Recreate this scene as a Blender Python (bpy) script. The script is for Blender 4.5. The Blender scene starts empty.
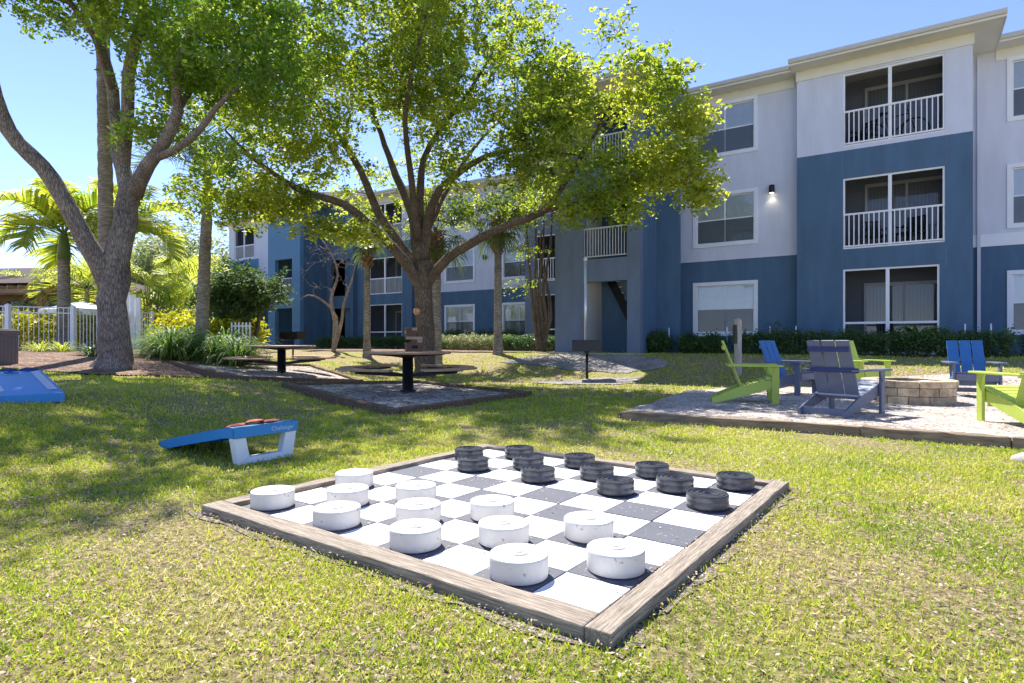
import bpy, math, random
import numpy as np
from mathutils import Vector, Matrix
random.seed(7); RNG = np.random.default_rng(11)
S = bpy.context.scene; COL = S.collection
F, CX, CY, CH = 603.0, 512.0, 341.5, 1.03
TS = 0.305; BA = 0.6315
R = math.radians

# ------------------------------------------------------------------ terrain
def sm(t): t = np.clip(t, 0, 1); return t*t*(3-2*t)
BB = R(33.5); sb, cb = math.sin(BB), math.cos(BB)
def gnd(x, y):
    x = np.asarray(x, float); y = np.asarray(y, float)
    d = x*sb + y*cb
    a = .64*sm((d-13.2)/4.6)*sm((x+16)/6)
    l = .40*sm((-x-2.6)/3.0) + .36*sm((-x-6)/7)
    l = l - .24*np.exp(-((x+5.6)/2.4)**2-((y-15)/4.2)**2)
    l = l*sm((y-1.0)/4.5)
    return np.maximum(a, l) + .0*x
def g(x, y): return float(gnd(x, y))
def at(px, py, Y): return Vector(((px-CX)/F*Y, Y, CH+(CY-py)/F*Y))
def atz(px, py, z):                       # the point of a pixel at height z
    Y = F*(CH-z)/(py-CY); return Vector(((px-CX)/F*Y, Y, z))
def ong(px, py):                          # the point of a pixel on the ground
    Y = 1.2
    while Y < 60:
        z = CH+(CY-py)/F*Y; x = (px-CX)/F*Y
        if z <= g(x, Y): break
        Y += .02
    return Vector(((px-CX)/F*Y, Y, g((px-CX)/F*Y, Y)))

# ------------------------------------------------------------------ mesh builder
class MB:
    def __init__(s, off=(0, 0, 0)): s.v = []; s.f = []; s.m = []; s.sm = []; s.off = Vector(off)
    def add(s, vs, fs, mi=0, smooth=False, M=None):
        b = len(s.v)
        for p in vs:
            p = Vector(p)
            if M is not None: p = M @ p
            s.v.append(tuple(p - s.off))
        for f in fs: s.f.append([b+i for i in f]); s.m.append(mi); s.sm.append(smooth)
        return s
    def box(s, x0, x1, y0, y1, z0, z1, mi=0, M=None):
        vs = [(x, y, z) for z in (z0, z1) for y in (y0, y1) for x in (x0, x1)]
        return s.add(vs, [(0, 2, 3, 1), (4, 5, 7, 6), (0, 1, 5, 4), (2, 6, 7, 3), (0, 4, 6, 2), (1, 3, 7, 5)], mi, M=M)
    def cbox(s, c, w, d, h, mi=0, rz=0, M=None):
        T = Matrix.Translation(c) @ Matrix.Rotation(rz, 4, 'Z')
        if M is not None: T = M @ T
        return s.box(-w/2, w/2, -d/2, d/2, -h/2, h/2, mi, T)
    def beam(s, a, b, w, h, mi=0, up=(0, 0, 1)):
        a = Vector(a); b = Vector(b); y = (b-a); L = y.length; y.normalize(); up = Vector(up)
        x = y.cross(up)
        if x.length < 1e-4: x = Vector((1, 0, 0))
        x.normalize(); z = x.cross(y)
        M = Matrix((x, y, z)).transposed().to_4x4(); M.translation = a
        return s.box(-w/2, w/2, 0, L, -h/2, h/2, mi, M)
    def tube(s, pts, rad, n=8, mi=0, cap=True, jit=0, smooth=True):
        pts = [Vector(p) for p in pts]
        if not hasattr(rad, '__len__'): rad = [rad]*len(pts)
        vs = []; ref = None
        for i, p in enumerate(pts):
            t = (pts[min(i+1, len(pts)-1)] - pts[max(i-1, 0)]).normalized()
            if ref is None: ref = Vector((1, 0, 0)) if abs(t.x) < .8 else Vector((0, 1, 0))
            u = (ref - t*ref.dot(t)).normalized(); ref = u; w = t.cross(u)
            for k in range(n):
                a = 2*math.pi*k/n; r = rad[i]*(1+random.uniform(-jit, jit))
                vs.append(p + u*math.cos(a)*r + w*math.sin(a)*r)
        fs = [(i*n+k, i*n+(k+1) % n, (i+1)*n+(k+1) % n, (i+1)*n+k) for i in range(len(pts)-1) for k in range(n)]
        if cap: fs += [tuple(range(n))[::-1], tuple((len(pts)-1)*n+k for k in range(n))]
        return s.add(vs, fs, mi, smooth)
    def lathe(s, prof, n=32, c=(0, 0, 0), mi=0, smooth=True):
        vs = [(c[0]+r*math.cos(2*math.pi*k/n), c[1]+r*math.sin(2*math.pi*k/n), c[2]+z) for r, z in prof for k in range(n)]
        fs = [(i*n+k, i*n+(k+1) % n, (i+1)*n+(k+1) % n, (i+1)*n+k) for i in range(len(prof)-1) for k in range(n)]
        fs += [tuple(range(n))[::-1], tuple((len(prof)-1)*n+k for k in range(n))]
        return s.add(vs, fs, mi, smooth)
    def prism(s, poly, z0, z1, mi=0, M=None):
        n = len(poly); vs = [(x, y, z0) for x, y in poly]+[(x, y, z1) for x, y in poly]
        fs = [tuple(range(n))[::-1], tuple(range(n, 2*n))]+[(i, (i+1) % n, n+(i+1) % n, n+i) for i in range(n)]
        return s.add(vs, fs, mi, M=M)
    def build(s, name, mats, parent=None, loc=None, rz=None, bevel=0):
        me = bpy.data.meshes.new(name); me.from_pydata(s.v, [], s.f); me.update()
        if not isinstance(mats, (list, tuple)): mats = [mats]
        for m in mats: me.materials.append(m)
        me.polygons.foreach_set('material_index', s.m); me.polygons.foreach_set('use_smooth', s.sm)
        o = bpy.data.objects.new(name, me); COL.objects.link(o)
        if parent: o.parent = parent
        if loc is not None: o.location = loc
        if rz is not None: o.rotation_euler.z = rz
        if bevel:
            b = o.modifiers.new('bevel', 'BEVEL'); b.width = bevel; b.segments = 2; b.limit_method = 'ANGLE'; b.angle_limit = R(40)
        return o

def npmesh(name, V, Fc, mats, parent=None, rnd=None, mi=None):
    """fast mesh: V (n,3), Fc (m,k)"""
    V = np.asarray(V, np.float32); Fc = np.asarray(Fc, np.int32); m, k = Fc.shape
    me = bpy.data.meshes.new(name); me.vertices.add(len(V)); me.vertices.foreach_set('co', V.ravel())
    me.loops.add(m*k); me.loops.foreach_set('vertex_index', Fc.ravel())
    me.polygons.add(m); me.polygons.foreach_set('loop_start', np.arange(0, m*k, k, dtype=np.int32))
    try: me.polygons.foreach_set('loop_total', np.full(m, k, np.int32))
    except Exception: pass
    if not isinstance(mats, (list, tuple)): mats = [mats]
    for x in mats: me.materials.append(x)
    if mi is not None: me.polygons.foreach_set('material_index', np.asarray(mi, np.int32))
    me.update(calc_edges=True)
    a = me.attributes.new('rnd', 'FLOAT', 'FACE')
    if rnd is None: rnd = RNG.random(m)
    a.data.foreach_set('value', np.asarray(rnd, np.float32))
    o = bpy.data.objects.new(name, me); COL.objects.link(o)
    if parent: o.parent = parent
    return o

def empty(name, loc=(0, 0, 0), rz=0, label=None, cat=None, group=None):
    o = bpy.data.objects.new(name, None); COL.objects.link(o); o.location = loc; o.rotation_euler.z = rz
    o.empty_display_size = .2
    return tag(o, label, cat, group)
def tag(o, label=None, cat=None, group=None, kind=None):
    for k, v in (('label', label), ('category', cat), ('group', group), ('kind', kind)):
        if v: o[k] = v
    return o
def copy_tree(o, parent=None, keep=True):
    c = o.copy(); COL.objects.link(c)
    if parent: c.parent = parent
    for ch in list(o.children): copy_tree(ch, c)
    return c

# ------------------------------------------------------------------ materials
def newmat(name):
    m = bpy.data.materials.new(name); m.use_nodes = True; nt = m.node_tree
    return m, nt, nt.nodes['Principled BSDF'], nt.nodes['Material Output']
def N(nt, t, **kw):
    n = nt.nodes.new(t)
    for k, v in kw.items():
        if k in n.inputs: n.inputs[k].default_value = v
        else: setattr(n, k, v)
    return n
def ramp(nt, fac, stops):
    n = nt.nodes.new('ShaderNodeValToRGB'); el = n.color_ramp.elements
    while len(el) < len(stops): el.new(.5)
    for e, (p, c) in zip(el, stops): e.position = p; e.color = (*c, 1) if len(c) == 3 else c
    nt.links.new(fac, n.inputs['Fac']); return n
def mat(name, c, rough=.6, var=.18, scale=4.0, bump=.2, bscale=60., bdist=.004, metal=0, stretch=None, c2=None, spec=None, detail=6, coat=0):
    m, nt, bs, out = newmat(name); L = nt.links
    tc = N(nt, 'ShaderNodeTexCoord'); co = tc.outputs['Object']
    if stretch:
        mp = N(nt, 'ShaderNodeMapping'); mp.inputs['Scale'].default_value = stretch; L.new(co, mp.inputs['Vector']); co = mp.outputs[0]
    n1 = N(nt, 'ShaderNodeTexNoise', Scale=scale, Detail=detail, Roughness=.62); L.new(co, n1.inputs['Vector'])
    lo = tuple(max(0, x*(1-var)) for x in c); hi = tuple(min(1, x*(1+var)) for x in (c2 or c))
    r = ramp(nt, n1.outputs['Fac'], [(.3, lo), (.7, hi)])
    L.new(r.outputs['Color'], bs.inputs['Base Color'])
    bs.inputs['Roughness'].default_value = rough; bs.inputs['Metallic'].default_value = metal
    if spec is not None: bs.inputs['Specular IOR Level'].default_value = spec
    if coat: bs.inputs['Coat Weight'].default_value = coat
    if bump:
        n2 = N(nt, 'ShaderNodeTexNoise', Scale=bscale, Detail=4.0); L.new(co, n2.inputs['Vector'])
        b = N(nt, 'ShaderNodeBump', Strength=bump, Distance=bdist); L.new(n2.outputs['Fac'], b.inputs['Height']); L.new(b.outputs[0], bs.inputs['Normal'])
    return m
def leafmat(name, stops, tstops=None, tw=.5, rough=.45, cl=1.2):
    m, nt, bs, out = newmat(name); L = nt.links
    at_ = N(nt, 'ShaderNodeAttribute', attribute_name='rnd'); tc = N(nt, 'ShaderNodeTexCoord')
    n1 = N(nt, 'ShaderNodeTexNoise', Scale=cl, Detail=3.0); L.new(tc.outputs['Object'], n1.inputs['Vector'])
    mx = N(nt, 'ShaderNodeMath', operation='MULTIPLY_ADD'); mx.inputs[1].default_value = .55; L.new(at_.outputs['Fac'], mx.inputs[0])
    m2 = N(nt, 'ShaderNodeMath', operation='MULTIPLY_ADD'); m2.inputs[1].default_value = .9; m2.inputs[2].default_value = -.22
    L.new(n1.outputs['Fac'], m2.inputs[0]); L.new(m2.outputs[0], mx.inputs[2])
    r = ramp(nt, mx.outputs[0], stops); L.new(r.outputs['Color'], bs.inputs['Base Color'])
    bs.inputs['Roughness'].default_value = rough
    r2 = ramp(nt, mx.outputs[0], tstops or [(p, tuple(min(1, x*2.2) for x in c)) for p, c in stops])
    t = N(nt, 'ShaderNodeBsdfTranslucent'); L.new(r2.outputs['Color'], t.inputs['Color'])
    ms = N(nt, 'ShaderNodeMixShader'); ms.inputs[0].default_value = tw
    L.new(bs.outputs[0], ms.inputs[1]); L.new(t.outputs[0], ms.inputs[2]); L.new(ms.outputs[0], out.inputs['Surface'])
    return m
def barkmat(name, c1, c2, stretch=(6, 6, 1.4), bump=.9, dist=.03):
    m, nt, bs, out = newmat(name); L = nt.links
    tc = N(nt, 'ShaderNodeTexCoord'); mp = N(nt, 'ShaderNodeMapping'); mp.inputs['Scale'].default_value = stretch
    L.new(tc.outputs['Object'], mp.inputs['Vector'])
    n0 = N(nt, 'ShaderNodeTexNoise', Scale=2., Detail=3.); L.new(mp.outputs[0], n0.inputs['Vector'])
    mxv = N(nt, 'ShaderNodeMixRGB'); mxv.inputs[0].default_value = .25; L.new(mp.outputs[0], mxv.inputs[1]); L.new(n0.outputs['Color'], mxv.inputs[2])
    v = N(nt, 'ShaderNodeTexVoronoi', Scale=2.6, feature='DISTANCE_TO_EDGE'); L.new(mxv.outputs[0], v.inputs['Vector'])
    n = N(nt, 'ShaderNodeTexNoise', Scale=3.5, Detail=8., Roughness=.7); L.new(mp.outputs[0], n.inputs['Vector'])
    mu = N(nt, 'ShaderNodeMath', operation='MULTIPLY_ADD'); mu.inputs[1].default_value = 1.3; L.new(v.outputs['Distance'], mu.inputs[0]); L.new(n.outputs['Fac'], mu.inputs[2])
    r = ramp(nt, mu.outputs[0], [(.35, c1), (.85, c2)])
    n4 = N(nt, 'ShaderNodeTexNoise', Scale=2.2, Detail=6., Roughness=.7); L.new(tc.outputs['Object'], n4.inputs['Vector'])
    r4 = ramp(nt, n4.outputs['Fac'], [(.35, (.55, .55, .56)), (.6, (1, 1, 1)), (.72, (1.35, 1.4, 1.3))]); mm = N(nt, 'ShaderNodeMixRGB'); mm.blend_type = 'MULTIPLY'; mm.inputs[0].default_value = 1
    L.new(r.outputs[0], mm.inputs[1]); L.new(r4.outputs[0], mm.inputs[2]); L.new(mm.outputs[0], bs.inputs['Base Color'])
    bs.inputs['Roughness'].default_value = .9
    b = N(nt, 'ShaderNodeBump', Strength=bump, Distance=dist); L.new(mu.outputs[0], b.inputs['Height']); L.new(b.outputs[0], bs.inputs['Normal'])
    return m
def glassmat(name, tint=(.55, .62, .68), gl=.1, rough=.02):
    m, nt, bs, out = newmat(name); L = nt.links; nt.nodes.remove(bs)
    t = N(nt, 'ShaderNodeBsdfTransparent'); t.inputs[0].default_value = (*tint, 1)
    gy = N(nt, 'ShaderNodeBsdfGlossy', Roughness=rough)
    fr = N(nt, 'ShaderNodeFresnel', IOR=1.5); ad = N(nt, 'ShaderNodeMath', operation='ADD'); ad.inputs[1].default_value = gl
    L.new(fr.outputs[0], ad.inputs[0])
    ms = N(nt, 'ShaderNodeMixShader'); L.new(ad.outputs[0], ms.inputs[0]); L.new(t.outputs[0], ms.inputs[1]); L.new(gy.outputs[0], ms.inputs[2]); L.new(ms.outputs[0], out.inputs['Surface'])
    return m
def screenmat(name, op=.45, c=(.02, .02, .025)):
    m, nt, bs, out = newmat(name); L = nt.links; nt.nodes.remove(bs)
    t = N(nt, 'ShaderNodeBsdfTransparent'); d = N(nt, 'ShaderNodeBsdfDiffuse'); d.inputs[0].default_value = (*c, 1)
    ms = N(nt, 'ShaderNodeMixShader'); ms.inputs[0].default_value = op
    L.new(t.outputs[0], ms.inputs[1]); L.new(d.outputs[0], ms.inputs[2]); L.new(ms.outputs[0], out.inputs['Surface'])
    return m
def gravelmat(name, cols, scale=45., bump=1.0, dist=.02, patch=None):
    m, nt, bs, out = newmat(name); L = nt.links
    tc = N(nt, 'ShaderNodeTexCoord')
    v = N(nt, 'ShaderNodeTexVoronoi', Scale=scale); L.new(tc.outputs['Object'], v.inputs['Vector'])
    sp = N(nt, 'ShaderNodeSeparateColor'); L.new(v.outputs['Color'], sp.inputs[0])
    n = N(nt, 'ShaderNodeTexNoise', Scale=1.6, Detail=5.); L.new(tc.outputs['Object'], n.inputs['Vector'])
    mu = N(nt, 'ShaderNodeMath', operation='MULTIPLY_ADD'); mu.inputs[1].default_value = .7; L.new(sp.outputs[0], mu.inputs[0])
    m2 = N(nt, 'ShaderNodeMath', operation='MULTIPLY_ADD'); m2.inputs[1].default_value = .8; m2.inputs[2].default_value = -.25
    L.new(n.outputs['Fac'], m2.inputs[0]); L.new(m2.outputs[0], mu.inputs[2])
    r = ramp(nt, mu.outputs[0], cols); L.new(r.outputs['Color'], bs.inputs['Base Color']); bs.inputs['Roughness'].default_value = .95
    b = N(nt, 'ShaderNodeBump', Strength=bump, Distance=dist); L.new(v.outputs['Distance'], b.inputs['Height']); L.new(b.outputs[0], bs.inputs['Normal'])
    return m

M = {}
M['stucco'] = mat('light_stucco', (.59, .62, .70), .9, .07, 1.6, .4, 60, .006, stretch=(2, 2, .45))
M['blue'] = mat('blue_stucco', (.072, .138, .215), .85, .13, 1.6, .45, 60, .006, stretch=(2, 2, .45))
M['slate'] = mat('slate_stucco', (.14, .18, .255), .85, .13, 1.6, .45, 60, .006, stretch=(2, 2, .45))
M['cream'] = mat('cream_stucco', (.46, .47, .47), .9, .05, 2, .3, 45, .006)
M['trim'] = mat('white_trim', (.74, .77, .80), .5, .04, 3, .08, 20)
M['soffit'] = mat('cream_soffit', (.70, .69, .62), .6, .04, 3, .1, 30)
M['gutter'] = mat('grey_gutter', (.52, .53, .52), .4, .05, 3, .05, 30)
M['shingle'] = mat('brown_shingle', (.16, .13, .11), .95, .3, 6, .6, 20, .02)
M['glass'] = glassmat('window_glass', (.86, .90, .93), .08)
M['blind'] = mat('white_blind', (.70, .74, .76), .6, .05, 3, 0)
M['sash'] = mat('sash_white', (.72, .75, .78), .4, .03, 3, 0)
M['screen'] = screenmat('insect_screen', .34)
M['wscreen'] = screenmat('window_screen', .45, (.04, .05, .065))
M['dark'] = mat('dark_interior', (.03, .035, .04), .8, .1, 3, 0)
M['white_al'] = mat('white_aluminium', (.78, .79, .80), .35, .04, 3, .03, 20)
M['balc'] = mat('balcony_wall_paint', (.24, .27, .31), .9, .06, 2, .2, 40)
M['black'] = mat('black_steel', (.012, .012, .013), .45, .2, 5, .2, 60)
M['steel'] = mat('galvanised_steel', (.62, .64, .66), .35, .06, 4, .05, 30, metal=.6)
M['wood_post'] = mat('weathered_post_wood', (.38, .35, .31), .9, .25, 3, .5, 40, .006, stretch=(6, 6, .8))
M['timber'] = mat('weathered_board_timber', (.21, .165, .12), .9, .45, 3.0, 1.0, 7, .007, stretch=(2.2, 44, 44), detail=12, c2=(.36, .30, .235))
M['timber_old'] = mat('dark_old_timber', (.24, .18, .115), .95, .55, 2.5, .9, 12, .012, stretch=(1.2, 9, 9), detail=9)
M['timber_pad'] = mat('grey_brown_pad_timber', (.15, .10, .06), .95, .55, 2.5, .9, 12, .012, stretch=(1.2, 9, 9), detail=9)
M['white_pl'] = mat('white_plastic_disc', (.78, .745, .69), .5, .05, 9, .12, 80, .002)
M['black_pl'] = mat('black_plastic_disc', (.06, .06, .066), .25, .5, 9, .12, 80, .002)
M['navy'] = mat('dusty_navy_plastic', (.12, .14, .205), .55, .1, 5, .12, 60, .002)
M['navy_d'] = mat('navy_brace_plastic', (.02, .03, .12), .5, .1, 5, .1, 60, .002)
M['chair_blue'] = mat('bright_blue_plastic', (.03, .14, .36), .5, .08, 5, .1, 60, .002)
M['lime'] = mat('lime_green_plastic', (.43, .53, .085), .5, .08, 5, .1, 60, .002)
M['corn_blue'] = mat('blue_board_plastic', (.015, .23, .56), .42, .06, 6, .08, 60, .002)
M['corn_white'] = mat('white_leg_plastic', (.72, .76, .82), .45, .04, 6, .05, 60)
M['corn_stripe'] = mat('grey_stripe_paint', (.50, .54, .66), .5, .05, 6, .05, 60)
M['bag_red'] = mat('faded_red_canvas', (.50, .13, .09), .95, .15, 12, .6, 220, .003)
M['bag_blue'] = mat('blue_canvas', (.10, .16, .42), .95, .15, 12, .6, 220, .003)
M['bag_navy'] = mat('navy_canvas', (.03, .05, .16), .95, .15, 12, .6, 220, .003)
M['bag_grey'] = mat('grey_canvas', (.24, .27, .38), .95, .15, 12, .6, 220, .003)
M['resin'] = mat('taupe_resin', (.20, .165, .165), .6, .06, 5, .15, 60)
M['table_wood'] = mat('brown_table_board', (.42, .25, .14), .6, .25, 3, .3, 20, .004, stretch=(1, 12, 12))
M['concrete'] = mat('pale_concrete', (.42, .40, .37), .95, .15, 3, .4, 60, .006)
M['ceil'] = mat('breezeway_ceiling', (.6, .58, .53), .9, .05, 3, 0)
M['lightblue'] = mat('pale_blue_stucco', (.10, .22, .36), .85, .08, 1.2, .35, 45, .006)

# tiles
def tilemat(name, c, spot, dens):
    m, nt, bs, out = newmat(name); L = nt.links
    tc = N(nt, 'ShaderNodeTexCoord'); n = N(nt, 'ShaderNodeTexNoise', Scale=5., Detail=7., Roughness=.65); L.new(tc.outputs['Object'], n.inputs['Vector'])
    r = ramp(nt, n.outputs['Fac'], [(.3, tuple(x*.88 for x in c)), (.65, c)])
    v = N(nt, 'ShaderNodeTexNoise', Scale=38., Detail=3., Roughness=.5); L.new(tc.outputs['Object'], v.inputs['Vector'])
    rr = ramp(nt, v.outputs['Fac'], [(dens, (0, 0, 0)), (dens+.03, (1, 1, 1))])
    mx = N(nt, 'ShaderNodeMixRGB'); L.new(rr.outputs[0], mx.inputs[0]); L.new(r.outputs[0], mx.inputs[1]); mx.inputs[2].default_value = (*spot, 1)
    L.new(mx.outputs[0], bs.inputs['Base Color']); bs.inputs['Roughness'].default_value = .8
    b = N(nt, 'ShaderNodeBump', Strength=.35, Distance=.003); n3 = N(nt, 'ShaderNodeTexNoise', Scale=120., Detail=3.); L.new(tc.outputs['Object'], n3.inputs['Vector'])
    L.new(n3.outputs['Fac'], b.inputs['Height']); L.new(b.outputs[0], bs.inputs['Normal'])
    return m
M['tile_w'] = tilemat('white_painted_paver', (.80, .80, .80), (.30, .24, .18), .70)
M['tile_b'] = tilemat('charcoal_painted_paver', (.105, .11, .132), (.28, .26, .23), .65)

# ground materials
def lawnmat():
    m, nt, bs, out = newmat('lawn_thatch'); L = nt.links
    tc = N(nt, 'ShaderNodeTexCoord')
    a = N(nt, 'ShaderNodeTexNoise', Scale=.55, Detail=5., Roughness=.6); L.new(tc.outputs['Object'], a.inputs['Vector'])
    b = N(nt, 'ShaderNodeTexNoise', Scale=26., Detail=8., Roughness=.75); L.new(tc.outputs['Object'], b.inputs['Vector'])
    f = ramp(nt, b.outputs['Fac'], [(.30, (.05, .037, .028)), (.44, (.19, .145, .09)), (.55, (.42, .34, .18)), (.70, (.70, .58, .42))])
    gcol = ramp(nt, b.outputs['Fac'], [(.28, (.045, .065, .01)), (.5, (.25, .29, .03)), (.75, (.55, .54, .12))])
    r = ramp(nt, a.outputs['Fac'], [(.46, (0, 0, 0)), (.72, (.8, .8, .8))])
    mx = N(nt, 'ShaderNodeMixRGB'); L.new(r.outputs[0], mx.inputs[0]); L.new(f.outputs[0], mx.inputs[1]); L.new(gcol.outputs[0], mx.inputs[2])
    L.new(mx.outputs[0], bs.inputs['Base Color']); bs.inputs['Roughness'].default_value = 1; bs.inputs['Specular IOR Level'].default_value = .1
    bp = N(nt, 'ShaderNodeBump', Strength=1., Distance=.03); L.new(b.outputs['Fac'], bp.inputs['Height']); L.new(bp.outputs[0], bs.inputs['Normal'])
    return m
M['lawn'] = lawnmat()
M['gravel'] = gravelmat('pale_gravel', [(.1, (.13, .10, .08)), (.35, (.36, .30, .25)), (.6, (.56, .48, .41)), (.9, (.74, .66, .58))], 38)
M['gravel_pad'] = gravelmat('brown_grey_gravel', [(.12, (.07, .05, .04)), (.35, (.28, .23, .19)), (.6, (.48, .42, .36)), (.9, (.75, .69, .62))], 17, 1, .05)
M['gravel_d'] = gravelmat('grey_gravel', [(.1, (.10, .09, .08)), (.35, (.24, .22, .20)), (.6, (.36, .33, .30)), (.9, (.5, .46, .42))], 50)
M['mulch'] = gravelmat('brown_mulch', [(.1, (.05, .025, .015)), (.35, (.13, .07, .045)), (.6, (.22, .13, .09)), (.9, (.36, .25, .18))], 22, 1, .03)
M['white_pl'] = tilemat('white_plastic_disc', (.78, .725, .63), (.42, .36, .28), .68)
M['soil'] = gravelmat('board_joint_soil', [(.1, (.06, .05, .04)), (.4, (.17, .13, .10)), (.7, (.30, .25, .2)), (.9, (.42, .36, .30))], 90, 1, .01)
M['grass'] = leafmat('grass_blade', [(.08, (.08, .14, .01)), (.34, (.19, .34, .02)), (.58, (.40, .49, .03)), (.78, (.64, .58, .10)), (.93, (.80, .68, .42))],
                     [(.08, (.20, .36, .02)), (.32, (.46, .62, .04)), (.56, (.72, .78, .07)), (.76, (.88, .82, .18)), (.93, (.9, .8, .55))], tw=.42, rough=.5, cl=1.1)
M['leaf_lit'] = leafmat('tree_leaf', [(.08, (.02, .05, .01)), (.35, (.06, .11, .015)), (.65, (.17, .22, .03)), (.95, (.32, .31, .05))],
                        [(.08, (.10, .22, .02)), (.35, (.36, .50, .03)), (.65, (.70, .76, .06)), (.95, (.95, .88, .13))], tw=.57, cl=.5)
M['leaf_lit2'] = leafmat('left_tree_leaf', [(.08, (.025, .065, .015)), (.5, (.08, .15, .025)), (.95, (.22, .27, .04))],
                        [(.08, (.10, .27, .03)), (.5, (.42, .62, .05)), (.95, (.82, .86, .10))], tw=.58, cl=.5)
M['palm'] = leafmat('palm_leaflet', [(.1, (.06, .12, .02)), (.5, (.18, .25, .03)), (.95, (.45, .40, .05))],
                    [(.1, (.25, .45, .05)), (.5, (.65, .72, .08)), (.95, (.95, .85, .12))], tw=.55, cl=.7)
M['palm_d'] = leafmat('dark_palm_leaflet', [(.1, (.03, .06, .025)), (.5, (.06, .10, .03)), (.95, (.13, .16, .04))], tw=.35, cl=.7)
M['hedge'] = leafmat('hedge_leaf', [(.1, (.02, .055, .015)), (.5, (.05, .11, .025)), (.95, (.14, .21, .04))], tw=.3, cl=2.5)
M['hedge_pale'] = leafmat('variegated_leaf', [(.1, (.08, .12, .03)), (.5, (.25, .28, .10)), (.95, (.50, .48, .25))], [(.1, (.2, .3, .05)), (.95, (.8, .8, .4))], tw=.3, cl=2.5)
M['croton'] = leafmat('yellow_croton_leaf', [(.1, (.10, .17, .01)), (.5, (.42, .40, .01)), (.95, (.72, .55, .02))], [(.1, (.3, .45, .02)), (.95, (1, .85, .04))], tw=.4, cl=2.)
M['viburnum'] = leafmat('dark_shrub_leaf', [(.1, (.02, .045, .012)), (.5, (.05, .095, .02)), (.95, (.14, .19, .05))], tw=.35, rough=.55, cl=1.5)
M['farleaf'] = leafmat('background_leaf', [(.1, (.08, .12, .03)), (.5, (.17, .20, .07)), (.95, (.32, .31, .14))], tw=.45, cl=.6)
M['strap'] = leafmat('strap_leaf', [(.1, (.04, .10, .02)), (.5, (.10, .19, .03)), (.95, (.32, .36, .10))], tw=.4, rough=.55, cl=2.)
M['deadleaf'] = leafmat('fallen_leaf', [(.1, (.16, .08, .035)), (.4, (.38, .26, .15)), (.7, (.58, .46, .32)), (.95, (.74, .64, .52))], tw=.15, rough=.8, cl=3.)
M['bark'] = barkmat('oak_bark', (.04, .03, .025), (.36, .30, .25), (15, 15, 3.2), .8, .02)
M['bark2'] = barkmat('brown_bark', (.035, .024, .016), (.22, .16, .105), (14, 14, 3), .7, .02)
M['palmbark'] = barkmat('palm_bark', (.13, .105, .085), (.36, .31, .25), (2, 2, 9), .6, .015)
M['palmboot'] = barkmat('palm_boot', (.12, .06, .03), (.40, .24, .13), (5, 5, 5), .9, .04)
M['deadwood'] = barkmat('pale_bare_wood', (.18, .14, .12), (.42, .34, .30), (8, 8, 2), .3, .01)

# ------------------------------------------------------------------ world, sun, camera
SUN_EL, SUN_AZ = 55.5, -22.0             # azimuth from +Y, negative to the left
w = bpy.data.worlds.new('World'); S.world = w; w.use_nodes = True
wn = w.node_tree; bg = wn.nodes['Background']; sky = wn.nodes.new('ShaderNodeTexSky'); sky.sky_type = 'NISHITA'; sky.sun_disc = False
sky.sun_elevation = R(SUN_EL); sky.sun_rotation = R(SUN_AZ); sky.altitude = 1500; sky.air_density = .85; sky.dust_density = .05; sky.ozone_density = 3.0
tn = wn.nodes.new('ShaderNodeMixRGB'); tn.blend_type = 'MULTIPLY'; tn.inputs[0].default_value = 1; tn.inputs[2].default_value = (1.0, .92, 1.05, 1)
wn.links.new(sky.outputs[0], tn.inputs[1]); wn.links.new(tn.outputs[0], bg.inputs[0]); bg.inputs[1].default_value = .145
sl = bpy.data.lights.new('sun', 'SUN'); sl.energy = 4.9; sl.angle = R(.53); sl.color = (1, .955, .88)
so = bpy.data.objects.new('sun', sl); COL.objects.link(so)
sv = Vector((math.sin(R(SUN_AZ))*math.cos(R(SUN_EL)), math.cos(R(SUN_AZ))*math.cos(R(SUN_EL)), math.sin(R(SUN_EL))))
so.rotation_euler = sv.to_track_quat('Z', 'Y').to_euler(); so.location = (0, 0, 30)
cam = bpy.data.cameras.new('camera'); co_ = bpy.data.objects.new('camera', cam); COL.objects.link(co_)
co_.location = (0, 0, CH); co_.rotation_euler = (R(90), 0, 0); cam.sensor_width = 36; cam.lens = 36*F/1024; cam.clip_end = 2000; cam.clip_start = .05
S.camera = co_
S.view_settings.view_transform = 'Standard'; S.view_settings.look = 'None'; S.view_settings.gamma = 1; S.view_settings.exposure = 1.05
S.cycles.max_bounces = 7; S.cycles.transparent_max_bounces = 12; S.cycles.diffuse_bounces = 4; S.cycles.glossy_bounces = 3

# ------------------------------------------------------------------ ground sheet
def axis(segs):
    out = []
    for a, b, st in segs: out += list(np.arange(a, b, st))
    return np.array(out+[segs[-1][1]])
gx = axis([(-400, -60, 40), (-60, -24, 3), (-24, 24, .3), (24, 60, 3), (60, 400, 40)])
gy = axis([(-60, -3, 6), (-3, 26, .3), (26, 60, 2), (60, 600, 40)])
GX, GY = np.meshgrid(gx, gy); GZ = gnd(GX, GY) 
V = np.stack([GX, GY, GZ], -1).reshape(-1, 3); nx, ny = len(gx), len(gy)
I = np.arange(nx*ny).reshape(ny, nx)
Fc = np.stack([I[:-1, :-1], I[:-1, 1:], I[1:, 1:], I[1:, :-1]], -1).reshape(-1, 4)
o = npmesh('ground', V, Fc, M['lawn']); tag(o, kind='structure'); o.data.polygons.foreach_set('use_smooth', [True]*len(Fc))

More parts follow.
